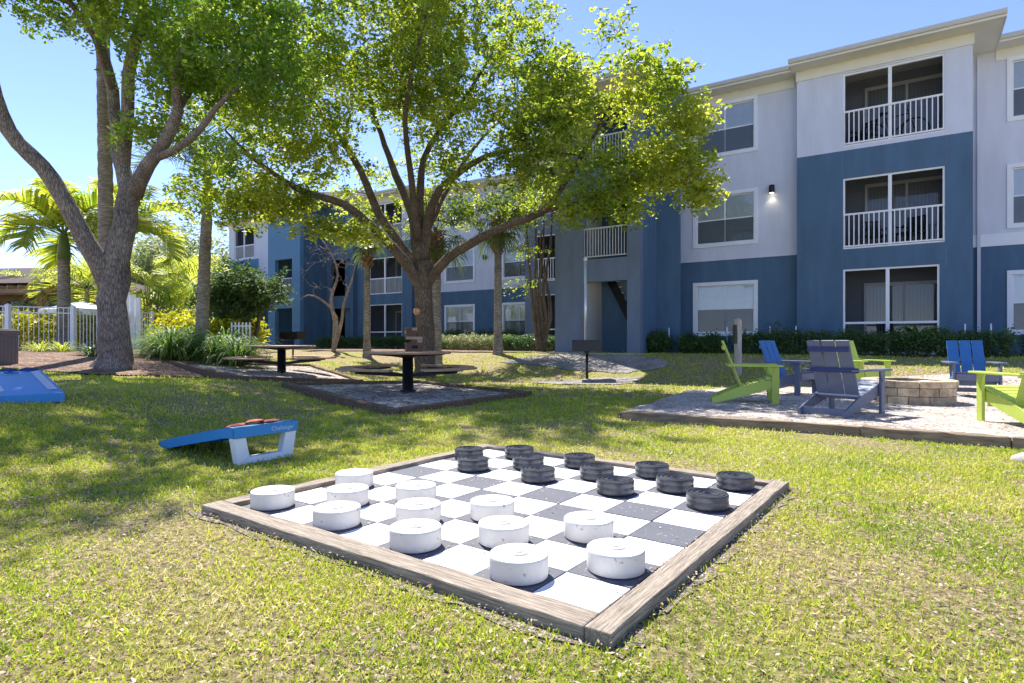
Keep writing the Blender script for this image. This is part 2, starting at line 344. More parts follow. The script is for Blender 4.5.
def inpoly(poly, x, y):
    x = np.asarray(x); y = np.asarray(y); r = np.zeros(x.shape, bool); n = len(poly)
    for i in range(n):
        x1, y1 = poly[i]; x2, y2 = poly[(i+1) % n]
        c = ((y1 > y) != (y2 > y)) & (x < (x2-x1)*(y-y1)/((y2-y1) if y2 != y1 else 1e-9)+x1); r ^= c
    return r
def sheet(name, poly, m, lift, parent=None, jag=0, rings=10, sub=5, h=None, label=None):
    """draped irregular sheet fanned from its centre"""
    P = []
    for i in range(len(poly)):
        a = np.array(poly[i]); b = np.array(poly[(i+1) % len(poly)])
        for k in range(sub): P.append(a+(b-a)*k/sub)
    P = np.array(P); c = P.mean(0)
    if jag: P = P+RNG.normal(0, jag, P.shape)
    n = len(P); vs = [c]; 
    for r in range(1, rings+1): vs += list(c+(P-c)*r/rings)
    vs = np.array(vs); z = gnd(vs[:, 0], vs[:, 1])+lift if h is None else np.array([h(x, y) for x, y in vs])
    mb = MB(); fs = [(0, 1+k, 1+(k+1) % n) for k in range(n)]
    for r in range(rings-1):
        a = 1+r*n; fs += [(a+k, a+n+k, a+n+(k+1) % n, a+(k+1) % n) for k in range(n)]
    mb.add(np.c_[vs, z], fs, 0, True)
    o = mb.build(name, m, parent)
    return o, [tuple(p) for p in P]

# gravel and mulch areas (structure)
EXCL = []
patio_poly = [(1.50, 8.05), (3.86, 6.62), (4.97, 5.82), (7.2, 4.3), (11.5, 7.6), (11.3, 11.0), (9.6, 12.6), (7.4, 12.9), (5.0, 12.6), (3.4, 11.6), (2.5, 10.0)]
PH = .09
def patio_h(x, y): return max(PH, g(x, y)+.02)
o, P = sheet('gravel_patio', patio_poly, M['gravel'], 0, jag=.03, h=patio_h, rings=14); tag(o, kind='structure'); EXCL.append(P)
# skirt so the patio has a thickness
mb = MB(); n = len(P)
mb.add([(x, y, patio_h(x, y)) for x, y in P]+[(x, y, g(x, y)-.05) for x, y in P], [(i, (i+1) % n, n+(i+1) % n, n+i) for i in range(n)])
tag(mb.build('gravel_patio_edge', M['gravel_d']), kind='structure')
path_poly = [tuple(ong(*p)[:2]) for p in [(500, 362), (530, 357.5), (570, 355), (620, 355.5), (655, 358), (672, 365), (655, 370), (620, 373.5), (580, 371), (540, 367)]]
o, P = sheet('gravel_path', path_poly, M['gravel_d'], .02, jag=.06); tag(o, kind='structure'); EXCL.append(P)
gp = ong(588, 383)
o, P = sheet('grill_pad', [(gp.x+1.35*math.cos(t)*(1+.15*math.sin(3*t)), gp.y+.75*math.sin(t)*(1+.12*math.cos(2*t))) for t in np.linspace(0, 2*math.pi, 12, endpoint=False)], M['gravel_d'], .02, jag=.04); tag(o, kind='structure'); EXCL.append(P)
mulch_poly = [(-22, 9.5), (-14, 9.8), (-9.3, 10.7), (-7.4, 11.4), (-6.6, 13.2), (-8.6, 15.6), (-9.2, 19.5), (-9.5, 25), (-22, 25)]
o, P = sheet('mulch_bed', mulch_poly, M['mulch'], .03, jag=.10, rings=22); tag(o, kind='structure'); EXCL.append(P)
for nm, pts in (('soil_bed', [(5.6, 19.2), (7.3, 17.8), (11.3, 15.1), (15.0, 12.7), (17, 14), (12, 20), (7, 22)]),
                ('planting_bed', [(-9.5, 27), (-5.5, 24.4), (-2.5, 22.4), (1.0, 20.3), (1.6, 21.5), (-1, 25), (-8, 30)])):
    o, P = sheet(nm, pts, M['mulch'], .03, jag=.05, rings=14); tag(o, kind='structure'); EXCL.append(P)

# ------------------------------------------------------------------ checkerboard
N0 = Vector((.99938*TS, 7.19915*TS, 0)); U = Vector((-math.cos(BA), math.sin(BA), 0)); Vv = Vector((math.sin(BA), math.cos(BA), 0))
bc = N0+U*4*TS+Vv*4*TS
board = empty('giant_checkerboard', bc, -BA, 'black and white paver checkerboard framed in weathered timber on the lawn', 'checkerboard')
def loc(u, v): return ((4-u)*TS, (v-4)*TS)           # board local xy of a grid point
mb = MB()
for i in range(8):
    for j in range(8):
        x, y = loc(i+.5, j+.5); dz = random.uniform(-.002, .002)
        mb.cbox((x+random.uniform(-.0015, .0015), y+random.uniform(-.0015, .0015), .005+dz), TS-.006, TS-.006, .05, (i+j) % 2, rz=random.uniform(-.006, .006))
mb.build('playing_surface', [M['tile_w'], M['tile_b']], board, bevel=.003)
hw = 4*TS
mb = MB(); mb.box(-hw-.03, hw+.06, -hw-.03, hw+.03, -.02, .021); mb.build('soil_joints', M['soil'], board)
GR, GN, GL, GB, FW, FT = .032, .015, .02, .02, .108, .058
def timber(x0, x1, y0, y1, mi, long_x, z1=FT):
    m_ = MB(); L = (x1-x0) if long_x else (y1-y0); wd = (y1-y0) if long_x else (x1-x0)
    n = 14; vs = []; 
    for k in range(n+1):
        t = -L/2+L*k/n; jw = [random.uniform(-.003, .003) for _ in range(4)]
        vs += [(t, -wd/2+jw[0], -.06), (t, wd/2+jw[1], -.06), (t, wd/2+jw[1], z1+jw[2]), (t, -wd/2+jw[0], z1+jw[3])]
    fs = [(0, 3, 2, 1), (4*n, 4*n+1, 4*n+2, 4*n+3)]
    for k in range(n):
        a = 4*k; fs += [(a+i, a+(i+1) % 4, a+4+(i+1) % 4, a+4+i) for i in range(4)]
    m_.add(vs, fs)
    o = m_.build('frame_timber', M['timber'], board, ((x0+x1)/2, (y0+y1)/2, 0), 0 if long_x else math.pi/2, bevel=.006)
    return o
xr0 = hw+GR; yl = -hw-GN
FW = .098; FN = .125
timber(xr0, xr0+FW, -hw-GN-FN, hw+GB+.10, 0, False)                 # right side runs through to the near corner
timber(-hw-GL-.115, xr0-.004, yl-FN, yl, 0, True)                    # near-left side
timber(-hw-GL-.115, -hw-GL, yl+.004, hw+GB-.002, 0, False, .055)
timber(-hw-GL-.115, xr0-.004, hw+GB, hw+GB+.10, 0, True, .053)
c = [bc+Matrix.Rotation(-BA, 3, 'Z') @ Vector(p) for p in [(-hw-.14, yl-FN-.008, 0), (xr0+FW+.008, yl-FN-.008, 0), (xr0+FW+.008, hw+.125, 0), (-hw-.14, hw+.125, 0)]]
BOARD_POLY = [(p.x, p.y) for p in c]
# bare soil strip round the board
o, P = sheet('bare_soil', [tuple(np.array([bc.x, bc.y])+(np.array(q)-np.array([bc.x, bc.y]))*1.035) for q in BOARD_POLY], M['soil'], .006, jag=.022, rings=8, sub=30); tag(o, kind='structure'); EXCL.append(BOARD_POLY)

# discs
def white_disc():
    p = [(0.0, 0), (.114, 0), (.1195, .003), (.1205, .008), (.1215, .066), (.1205, .073), (.1175, .0762), (.106, .0765), (.1045, .0735), (.101, .0735), (.0995, .0765),
         (.062, .076), (.040, .0755), (.038, .0795), (.034, .0815), (.024, .0815), (.021, .078), (.016, .078), (.013, .084), (.006, .085), (0, .085)]
    return MB().lathe([(max(r, .0004), z) for r, z in p], 56).build('checker', M['white_pl'])
def black_disc():
    p = [(0.0, 0), (.113, 0), (.117, .003), (.1185, .008), (.1185, .032), (.1165, .036), (.1165, .040), (.1185, .044), (.1185, .058), (.114, .0635), (.107, .064), (.103, .058), (.098, .058), (.094, .063),
         (.082, .064), (.078, .059), (.070, .059), (.066, .063), (.05, .064), (.046, .058), (.030, .058), (.027, .064), (.018, .064), (.015, .052), (0, .052)]
    return MB().lathe([(max(r, .0004), z) for r, z in p], 56).build('checker', M['black_pl'])
wd0, bd0 = white_disc(), black_disc(); wd0.data.polygons.foreach_set('use_smooth', [True]*len(wd0.data.polygons))
for o in (wd0, bd0):
    m_ = o.modifiers.new('edge', 'EDGE_SPLIT'); m_.split_angle = R(38)
ORD = {0: 'nearest the camera', 1: 'second from the camera end', 2: 'third from the camera end', 3: 'farthest left'}
def place_disc(src, first, i, j, color, row, o_):
    o = src if first else src.copy()
    if not first: COL.objects.link(o)
    p = N0+U*(i+.5)*TS+Vv*(j+.5)*TS
    o.location = (p.x+random.uniform(-.012, .012), p.y+random.uniform(-.012, .012), .0325); o.rotation_euler.z = random.uniform(0, 6.28); o.scale = (1.05, 1.05, 1.24 if color == 'white' else 1.36)
    tag(o, f'{color} checker, {row}, {o_}', 'checker', f'{color} checkers on the giant board')
rows_w = {0: 'row along the front-left timber', 1: 'second row in from the front-left timber', 2: 'third row in from the front-left timber'}
rows_b = {7: 'row along the back timber', 6: 'second row in from the back timber', 5: 'third row in from the back timber'}
OB = {0: 'farthest right', 1: 'second from the right', 2: 'third from the right', 3: 'farthest left'}
fst = True
for j in (0, 1, 2):
    for k, i in enumerate([i for i in range(8) if (i+j) % 2]): place_disc(wd0, fst, i, j, 'white', rows_w[j], ORD[k]); fst = False
fst = True
for j in (5, 6, 7):
    for k, i in enumerate([i for i in range(8) if (i+j) % 2]): place_disc(bd0, fst, i, j, 'black', rows_b[j], OB[k]); fst = False

# ------------------------------------------------------------------ adirondack chairs (local: faces +Y)
def chair(name, loc_, fwd, main, seatm, backm, brace, label):
    rz = math.atan2(-fwd[0], fwd[1])
    t = empty(name, loc_, rz, label, 'chair', 'adirondack chairs round the fire pit')
    for sx in (-1, 1):
        MB().box(sx*.325-.018, sx*.325+.018, .27, .37, 0, .56).build('leg', main, t, bevel=.005)
        x = sx*.285; m_ = MB(); yz = [(.36, .385), (.36, .255), (-.50, 0), (-.58, 0), (-.58, .075), (-.20, .245)]
        m_.add([(x-.016, y, z) for y, z in yz]+[(x+.016, y, z) for y, z in yz], [tuple(range(6)), tuple(range(11, 5, -1))]+[(i, i+6, (i+1) % 6+6, (i+1) % 6) for i in range(6)])
        m_.build('side_rail', main, t, bevel=.004)
        mb = MB(); mb.prism([(sx*.27, .42), (sx*.27, -.36), (sx*.36, -.36), (sx*.41, .05), (sx*.41, .42)][::(1 if sx < 0 else -1)], .562, .588)
        mb.build('arm', main, t, bevel=.006)
        mb = MB(); yz = [(.27, .56), (.27, .42), (.20, .56)]; x = sx*.343
        mb.add([(x+q, y, z) for q in (0, sx*.016) for y, z in yz], [(0, 1, 2), (5, 4, 3), (0, 3, 4, 1), (1, 4, 5, 2), (2, 5, 3, 0)]); mb.build('arm_bracket', main, t)
    for k in range(6):
        y = .335-k*.094; z = .402-k*.0285
        m_ = MB().cbox((0, 0, 0), .60, .084, .022); o = m_.build('seat_slat', seatm, t, (0, y, z), bevel=.004); o.rotation_euler.x = R(16)
    MB().box(-.30, .30, .362, .382, .27, .385).build('front_apron', main, t, bevel=.004)
    a = Vector((0, -.13, .20)); b = Vector((0, -.42, .955)); d = (b-a)
    for k in (-1, 0, 1):
        m_ = MB(); up = Vector((0, d.z, -d.y)).normalized()
        h = 0
        m_.beam(a+Vector((k*.182, 0, 0)), b+Vector((k*.186, 0, -h)), .168, .022, up=up); m_.build('back_slat', backm, t, bevel=.005)
    n_ = Vector((0, -d.z, d.y)).normalized()
    for zz, hx in ((.84, .265), (.575, .33)):
        f = (zz-.20)/(.955-.20); p = a+d*f - Vector((0, .028, 0)) 
        MB().beam((-hx, p.y, p.z), (hx, p.y, p.z), .028, .06, up=(0, 0, 1)).build('back_brace', brace, t, bevel=.003)
    MB().box(-.268, .268, -.52, -.495, .02, .10).build('rear_stretcher', main, t, bevel=.003)
    MB().box(-.30, .30, .22, .245, .18, .26).build('front_stretcher', main, t, bevel=.003)
    return t
def pz(px, py): p = atz(px, py, PH); return (p.x, p.y, PH)
seat_sunlit = mat('sunlit_seat_slat', (.40, .43, .50), .5, .06, 5, .1, 60)  # sun sheen on the navy chair's seat, put into a paler slat colour
chair('adirondack_chair', (3.72, 9.4, PH), (1, -.30), M['lime'], M['lime'], M['lime'], M['lime'], 'lime green adirondack chair at the left end of the gravel patio, seen side on')
chair('adirondack_chair', (5.0, 10.9, PH), (.62, -.78), M['navy'], M['navy'], M['chair_blue'], M['navy'], 'blue backed chair with grey arms just right of the wooden post')
chair('adirondack_chair', (4.36, 7.92, PH), (.82, .57), M['navy'], seat_sunlit, M['navy'], M['navy_d'], 'dusty navy chair with dark braces, its back turned to the lawn')
chair('adirondack_chair', (6.70, 11.6, PH), (.30, -.95), M['lime'], M['lime'], M['lime'], M['lime'], 'lime green chair half hidden behind the navy chair and fire pit')
chair('adirondack_chair', (8.03, 10.55, PH), (-.40, -.92), M['navy'], M['navy'], M['chair_blue'], M['navy'], 'blue backed chair beyond the fire pit, facing the lawn')
chair('adirondack_chair', (5.85, 6.80, PH), (.10, .99), M['lime'], M['lime'], M['lime'], M['lime'], 'lime green chair cut off by the right edge of the photo')

# fire pit
fp = Vector((6.24, 9.5, PH-.01))
pit = empty('fire_pit', fp, 0, 'round tan block fire pit on the gravel between the chairs', 'fire pit')
blockm = [mat('tan_block_%d' % k, c, .95, .45, 7, 1.0, 30, .014) for k, c in enumerate([(.52, .39, .24), (.63, .49, .31), (.42, .32, .20)])]
for q, m_ in enumerate(blockm): m_.name = ['tan_block', 'pale_tan_block', 'grey_tan_block'][q]
def ringblocks(r0, r1, z0, z1, nb, ph, mb, gap=.007):
    for k in range(nb):
        a0 = 2*math.pi*k/nb+ph+gap/r1/2; a1 = 2*math.pi*(k+1)/nb+ph-gap/r1/2; q = random.uniform(-.006, .006); n = 3
        out = [((r1+q)*math.cos(a0+(a1-a0)*i/n), (r1+q)*math.sin(a0+(a1-a0)*i/n)) for i in range(n+1)]
        inn = [(r0*math.cos(a1+(a0-a1)*i/n), r0*math.sin(a1+(a0-a1)*i/n)) for i in range(n+1)]
        mb.prism(out+inn, z0, z1+random.uniform(-.003, .003), random.choice([0, 1, 2]))
mb = MB(); ringblocks(.46, .62, 0, .125, 14, .1, mb); ringblocks(.46, .62, .129, .25, 14, .32, mb); mb.build('block_wall', blockm, pit, bevel=.008)
mb = MB(); ringblocks(.43, .645, .257, .355, 13, .0, mb); mb.build('cap_stones', blockm, pit, bevel=.01)
MB().lathe([(.0005, .02), (.43, .02), (.43, .12), (.0005, .14)], 24).build('ash', M['gravel_d'], pit)
MB().lathe([(.41, .05), (.41, .33), (.425, .33), (.425, .05)], 40).build('steel_liner', M['black'], pit)

# patio border timbers
def landscape_timber(a, b, w_, z0, z1, m_, label, group='old timbers edging the gravel patio'):
    a = Vector((*a, 0)); b = Vector((*b, 0)); L = (b-a).length; mb = MB(); n = 12; vs = []
    for k in range(n+1):
        t = L*k/n; j = [random.uniform(-.008, .008) for _ in range(4)]
        vs += [(t, -w_/2+j[0], z0), (t, w_/2+j[1], z0), (t, w_/2+j[1], z1+j[2]), (t, -w_/2+j[0], z1+j[3])]
    fs = [(0, 3, 2, 1), (4*n, 4*n+1, 4*n+2, 4*n+3)]
    for k in range(n): fs += [(4*k+i, 4*k+(i+1) % 4, 4*k+4+(i+1) % 4, 4*k+4+i) for i in range(4)]
    mb.add(vs, fs); o = mb.build('landscape_timber', m_, None, a, math.atan2(b.y-a.y, b.x-a.x), bevel=.01)
    return tag(o, label, 'timber', group)
bt = [(1.47, 8.0), (3.80, 6.57), (4.82, 5.83), (7.2, 4.15)]
for k, lb in enumerate(['long old timber along the front of the gravel patio, left of the navy chair', 'short old timber below the front right of the gravel patio', 'old grey timber at the patio edge running out of the right side of the photo']):
    a = Vector(bt[k]); b = Vector(bt[k+1]); d_ = (b-a).normalized()
    landscape_timber(a+d_*.008, b-d_*.008, .13, -.05, .11, M['timber_old'], lb)
    q = (b-a).orthogonal().normalized()*.10; EXCL.append([tuple(a-q), tuple(b-q), tuple(b+q), tuple(a+q)])
landscape_timber((2.38, 9.8), (1.48, 8.12), .11, -.05, .07, M['timber_old'], 'low sunken timber at the left end of the gravel patio', 'old timbers edging the gravel patio')
# half-buried stone at the right edge
sp_ = ong(1020, 462)
mb = MB(); mb.lathe([(.0005, -.03), (.10, -.03), (.12, .0), (.10, .045), (.05, .07), (.0005, .075)], 9)
o = mb.build('stone', M['concrete'], None, (sp_.x+.07, sp_.y, 0)); tag(o, 'small weathered stone in the grass at the right edge of the photo', 'stone')
for v_ in o.data.vertices: v_.co *= random.uniform(.85, 1.15)

# ------------------------------------------------------------------ cornhole boards
def cornhole(loc_, rz, label):
    """local: x across (0.61), y along; low end at y=-0.61, raised end at y=+0.61"""
    t = empty('cornhole_board', loc_, rz, label, 'cornhole board', 'cornhole boards on the lawn')
    def zt(y): 
        f = (y+.61)/1.22; return .10+.22*min(1, f*1.08)**.92
    ys = [-.61, -.58, -.45, -.3, -.15, 0, .15, .3, .45, .58, .61]; hw_ = .305
    # deck with a real hole: polar patch round the hole inside the strip grid
    mb = MB(); hc = (0, .38); hr = .076; n = 32
    def deck(mb, dz, flip):
        vs = []; fs = []
        cyc = [(hc[0]+hr*math.cos(2*math.pi*k/n+math.pi/n), hc[1]+hr*math.sin(2*math.pi*k/n+math.pi/n)) for k in range(n)]
        sq = []
        for k in range(n):
            a = 2*math.pi*k/n+math.pi/n; c_, s_ = math.cos(a), math.sin(a); q = .15/max(abs(c_), abs(s_)); sq.append((hc[0]+q*c_, hc[1]+q*s_))
        vs = [(x, y, zt(y)+dz) for x, y in cyc+sq]; fs = [(k, (k+1) % n, n+(k+1) % n, n+k) for k in range(n)]
        if not flip: fs = [f[::-1] for f in fs]
        mb.add(vs, fs, 0, True)
        yy = [y for y in ys if y < .23]+[.23]; rects = []
        def strip(x0, x1, yl_):
            for a, b in zip(yl_[:-1], yl_[1:]): rects.append((x0, x1, a, b))
        strip(-hw_, hw_, yy); strip(-hw_, -.15, [.23, .38, .53]); strip(.15, hw_, [.23, .38, .53]); strip(-hw_, hw_, [.53, .61])
        for x0, x1, a, b in rects:
            f = [(0, 1, 2, 3)]; f = f if not flip else [f[0][::-1]]
            mb.add([(x0, a, zt(a)+dz), (x1, a, zt(a)+dz), (x1, b, zt(b)+dz), (x0, b, zt(b)+dz)], f, 0, True)
    deck(mb, 0, False); deck(mb, -.03, True)
    for k in range(n):
        a = 2*math.pi*k/n; b = 2*math.pi*(k+1)/n
        mb.add([(hc[0]+hr*math.cos(q), hc[1]+hr*math.sin(q), zt(hc[1]+hr*math.sin(q))+dz) for q, dz in ((a, 0), (b, 0), (b, -.03), (a, -.03))], [(0, 1, 2, 3)])
    mb.build('deck', M['corn_blue'], t)
    mb = MB()
    def skirt_z(y): return zt(y)-.085 if y > -.45 else max(.005, zt(y)-.085)
    for sx in (-1, 1):
        for a, b in zip(ys[:-1], ys[1:]):
            x0 = sx*hw_; x1 = sx*(hw_-.02)
            mb.add([(x0, a, zt(a)), (x0, b, zt(b)), (x0, b, skirt_z(b)), (x0, a, skirt_z(a)), (x1, a, zt(a)-.005), (x1, b, zt(b)-.005), (x1, b, skirt_z(b)), (x1, a, skirt_z(a))],
                   [(0, 3, 2, 1), (4, 5, 6, 7), (3, 7, 6, 2)], 0)
    mb.box(-hw_, hw_, -.612, -.59, .004, zt(-.61)); mb.box(-hw_, hw_, .59, .612, zt(.61)-.085, zt(.61))
    mb.build('skirt', M['corn_blue'], t)
    for sx in (-1, 1):
        mb2 = MB()
        for a, b in zip(ys[:-1], ys[1:]):
            if a < -.55 or b > .6: continue
            mb2.add([(sx*.185, a, zt(a)+.003), (sx*.272, a, zt(a)+.003), (sx*.272, b, zt(b)+.003), (sx*.185, b, zt(b)+.003)], [(0, 1, 2, 3)])
        mb2.build('stripe', M['corn_stripe'], t)
    mb = MB()
    for k in range(40):
        a = 2*math.pi*k/40; b = 2*math.pi*(k+1)/40
        mb.add([(hc[0]+r_*math.cos(q), hc[1]+r_*math.sin(q), zt(hc[1]+r_*math.sin(q))+.004) for q, r_ in ((a, .078), (a, .098), (b, .098), (b, .078))], [(0, 1, 2, 3)])
    mb.build('hole_ring', M['corn_stripe'], t)
    # U shaped leg frame across the raised end
    mb = MB()
    y0, y1 = .52, .60
    for sx in (-1, 1):
        yz = [(sx*.30, .23), (sx*.19, .23), (sx*.155, .06), (sx*.26, .0)]
        mb.add([(x, y, z) for y in (y0, y1) for x, z in yz], [(0, 1, 2, 3), (7, 6, 5, 4)]+[(i, i+4, (i+1) % 4+4, (i+1) % 4) for i in range(4)])
    mb.box(-.255, .255, y0+.004, y1-.004, .0, .062)
    mb.build('leg_frame', M['corn_white'], t, bevel=.008)
    return t, zt
c1 = Vector((-2.27, 4.93, 0))+Vector((-.83, .558, 0))*.61+Vector((.566, .83, 0))*.30
# raised end faces right: local +y -> (.83,-.558)
cb1, zt = cornhole((c1.x, c1.y, g(c1.x, c1.y)), math.atan2(-.83, -.558), 'blue cornhole board on white legs with red bags, standing in front of the tables')
# writing on the raised end skirt (faint, white)
tx = bpy.data.curves.new('lettering', 'FONT'); tx.body = 'Challenger'; tx.size = .052; tx.extrude = .0006; tx.align_x = 'CENTER'
to = bpy.data.objects.new('lettering', tx); COL.objects.link(to)
dg = bpy.context.evaluated_depsgraph_get(); me = bpy.data.meshes.new_from_object(to.evaluated_get(dg)); bpy.data.objects.remove(to)
me.materials.append(M['corn_stripe']); lt = bpy.data.objects.new('lettering', me); COL.objects.link(lt); lt.parent = cb1
lt.location = (-.15, .6135, zt(.61)-.062); lt.rotation_euler = (R(90), 0, R(180))
c2 = Vector((-5.62, 6.86, 0))
cb2, _ = cornhole((c2.x, c2.y, g(c2.x, c2.y)-.035), math.atan2(.75, .66), 'blue striped cornhole board at the left edge, its hole end by the mulch')
cb2.rotation_euler.x = 0
def beanbag(p, rz, m_, label, parentless=True, tilt=0):
    mb = MB(); n = 9; vs = []; a = .075
    for i in range(n):
        for j in range(n):
            x = -1+2*i/(n-1); y = -1+2*j/(n-1); e = (1-abs(x)**2.5)*(1-abs(y)**2.5)
            vs.append((x*a, y*a, .004+.019*e**.6+random.uniform(0, .003)))
    idx = lambda i, j: i*n+j
    fs = [(idx(i, j), idx(i+1, j), idx(i+1, j+1), idx(i, j+1)) for i in range(n-1) for j in range(n-1)]
    mb.add(vs, fs, 0, True); mb.add([(x, y, .0 if abs(z-.004) < 1e-9 else .0) for x, y, z in vs], [f[::-1] for f in fs], 0, True)
    rim = [idx(i, 0) for i in range(n)]+[idx(n-1, j) for j in range(1, n)]+[idx(i, n-1) for i in range(n-2, -1, -1)]+[idx(0, j) for j in range(n-2, 0, -1)]
    k = len(rim); mb.add([vs[r] for r in rim]+[(vs[r][0], vs[r][1], 0) for r in rim], [(i, k+i, k+(i+1) % k, (i+1) % k) for i in range(k)])
    o = mb.build('beanbag', m_); o.location = p; o.rotation_euler = (0, 0, rz)
    if tilt: 
        t_ = Matrix.Rotation(tilt[1], 4, Vector(tilt[0])); o.rotation_euler = (t_ @ Matrix.Rotation(rz, 4, 'Z')).to_euler()
    return tag(o, label, 'beanbag', 'cornhole beanbags')
bpy.context.view_layer.update()
def onboard(cb, x, y, dz=.004): return cb.matrix_world @ Vector((x, y, zt(y)+dz))
sl_ = math.atan(.22/1.22)
ax = lambda cb: (cb.matrix_world.to_3x3() @ Vector((1, 0, 0)))
beanbag(onboard(cb1, .16, .42), .9, M['bag_red'], 'faded red beanbag nearest the low end on the cornhole board', tilt=(ax(cb1), sl_))
beanbag(onboard(cb1, .03, .47, .02), .4, M['bag_red'], 'faded red beanbag in the middle of the three red ones', tilt=(ax(cb1), sl_))
beanbag(onboard(cb1, -.11, .47), 1.2, M['bag_red'], 'faded red beanbag beside the blue beanbag on the raised end', tilt=(ax(cb1), sl_))
beanbag(onboard(cb1, -.21, .35), .2, M['bag_blue'], 'single blue beanbag on the far corner of the board with red bags', tilt=(ax(cb1), sl_))
for k, (x, m_, lb) in enumerate([(-.20, 'bag_grey', 'grey beanbag at the hole end of the left cornhole board'), (.0, 'bag_navy', 'dark navy beanbag in the middle behind the hole of the left board'), (.19, 'bag_navy', 'dark navy beanbag at the right corner behind the hole, left board')]):
    beanbag(onboard(cb2, x, .545), .1*k, M[m_], lb, tilt=(ax(cb2), sl_))

# ------------------------------------------------------------------ deck box at the left edge
p = Vector((-9.32, 11.0, 0)); zz = g(p.x-.3, p.y)
t = empty('storage_box', (p.x-.58, p.y+.3, zz), .05, 'taupe resin storage box behind the left cornhole board', 'storage box'); t.scale = (1, 1, 1.42)
mb = MB(); mb.box(-.42, .42, -.28, .28, 0, .40)
for k in range(9): mb.box(-.40+k*.09, -.345+k*.09, -.288, -.282, .03, .38)
for k in range(6): mb.box(.422, .428, -.25+k*.09, -.19+k*.09, .03, .38)
mb.build('box_body', M['resin'], t, bevel=.008)
mb = MB(); mb.box(-.44, .44, -.30, .30, .403, .465); mb.box(-.40, .40, -.26, .26, .465, .48); mb.build('lid', M['resin'], t, bevel=.012)

# ------------------------------------------------------------------ picnic tables on gravel pads
PADS = []
def pad(name, corners, label, m_t):
    zc = [g(x, y)+.09 for x, y in corners]; c0 = Vector((*np.mean(corners, 0), 0)); z0 = float(np.mean(zc))-.10
    t = empty(name, (c0.x, c0.y, z0), 0, label, 'gravel pad', 'timber framed gravel pads under the tables')
    pts = [Vector((x-c0.x, y-c0.y, z-z0)) for (x, y), z in zip(corners, zc)]
    for k in range(4):
        a, b = pts[k], pts[(k+1) % 4]; d_ = (b-a).normalized(); mb = MB(); L = (b-a).length; n = 10; e = .065
        s_ = d_.cross(Vector((0, 0, 1))); 
        vs = []
        for i in range(n+1):
            p_ = a+d_*(e+.004+(L-2*e-.008)*i/n) if k % 2 == 0 else a+d_*(-e+(L+2*e)*i/n)
            j = [random.uniform(-.008, .008) for _ in range(4)]
            vs += [p_+s_*(e+j[0])-Vector((0, 0, .22)), p_-s_*(e+j[1])-Vector((0, 0, .22)), p_-s_*(e+j[1])+Vector((0, 0, j[2])), p_+s_*(e+j[0])+Vector((0, 0, j[3]))]
        fs = [(0, 3, 2, 1), (4*n, 4*n+1, 4*n+2, 4*n+3)]
        for i in range(n): fs += [(4*i+q, 4*i+(q+1) % 4, 4*i+4+(q+1) % 4, 4*i+4+q) for q in range(4)]
        mb.add(vs, fs); mb.build('border_timber', m_t, t, bevel=.01)
    n = 10; mb = MB(); vs = []
    for i in range(n+1):
        for j in range(n+1):
            u, v = i/n, j/n; q = pts[0]*(1-u)*(1-v)+pts[1]*u*(1-v)+pts[2]*u*v+pts[3]*(1-u)*v
            vs.append(q+Vector((0, 0, -.06+random.uniform(-.008, .012))))
    mb.add(vs, [(i*(n+1)+j, (i+1)*(n+1)+j, (i+1)*(n+1)+j+1, i*(n+1)+j+1) for i in range(n) for j in range(n)], 0, True)
    mb.build('gravel_fill', M['gravel_pad'], t)
    EXCL.append(corners); PADS.append((corners, z0+.06)); return t
pad('gravel_pad', [(-1.65, 8.45), (.30, 11.4), (-2.3, 14.6), (-4.35, 11.6)], 'timber framed gravel pad under the nearer round picnic table', M['timber_pad'])
pad('gravel_pad', [(-5.45, 12.0), (-3.75, 14.9), (-6.0, 18.0), (-8.5, 15.1)], 'timber framed gravel pad under the farther picnic table on the left', M['timber_pad'])
def ptable(x, y, z, rz, s, label):
    t = empty('picnic_table', (x, y, z), rz, label, 'picnic table', 'round picnic tables on gravel pads')
    n = 8; Rr = .80*s
    oc = lambda r: [(r*math.cos(math.pi/8+math.pi/4*k), r*math.sin(math.pi/8+math.pi/4*k)) for k in range(8)]
    mb = MB(); mb.lathe([(.0005, .705), (Rr-.03, .705), (Rr, .712), (Rr, .742), (Rr-.01, .75), (.0005, .75)], 48); mb.build('table_top', M['table_wood'], t)
    mb = MB(); mb.lathe([(.0005, .63), (.10, .63), (.30, .66), (Rr*.86, .690), (Rr*.86, .703), (.0005, .703)], 32); mb.build('top_support', M['black'], t)
    mb = MB(); mb.lathe([(.0005, 0), (.15, 0), (.15, .02), (.105, .03), (.10, .63), (.0005, .63)], 24); mb.build('pedestal', M['black'], t)
    for k in range(4):
        a = math.pi/2*k+math.pi/4; m_ = MB(); r0, r1 = 1.0*s, 1.30*s; da = .56; q = 6
        pts = [(r1*math.cos(a-da+2*da*i/q), r1*math.sin(a-da+2*da*i/q)) for i in range(q+1)]+[(r0*math.cos(a+da-2*da*i/q), r0*math.sin(a+da-2*da*i/q)) for i in range(q+1)]
        m_.prism(pts, .425, .462); b_ = m_.build('bench_seat', M['table_wood'], t, bevel=.006)
        m_ = MB(); m_.beam((.10*math.cos(a), .10*math.sin(a), .30), (1.2*s*math.cos(a), 1.2*s*math.sin(a), .40), .07, .05); 
        m_.beam((1.05*s*math.cos(a-.42), 1.05*s*math.sin(a-.42), .405), (1.05*s*math.cos(a+.42), 1.05*s*math.sin(a+.42), .405), .06, .035)
        m_.build('bench_arm', M['black'], t, bevel=.004)
    return t
T1 = Vector((-1.97, 11.4, g(-1.97, 11.4)+.03)); T1.z += .06; ptable(T1.x, T1.y, T1.z, .15, 1.02, 'nearer round picnic table on a black pedestal, block tower on top')
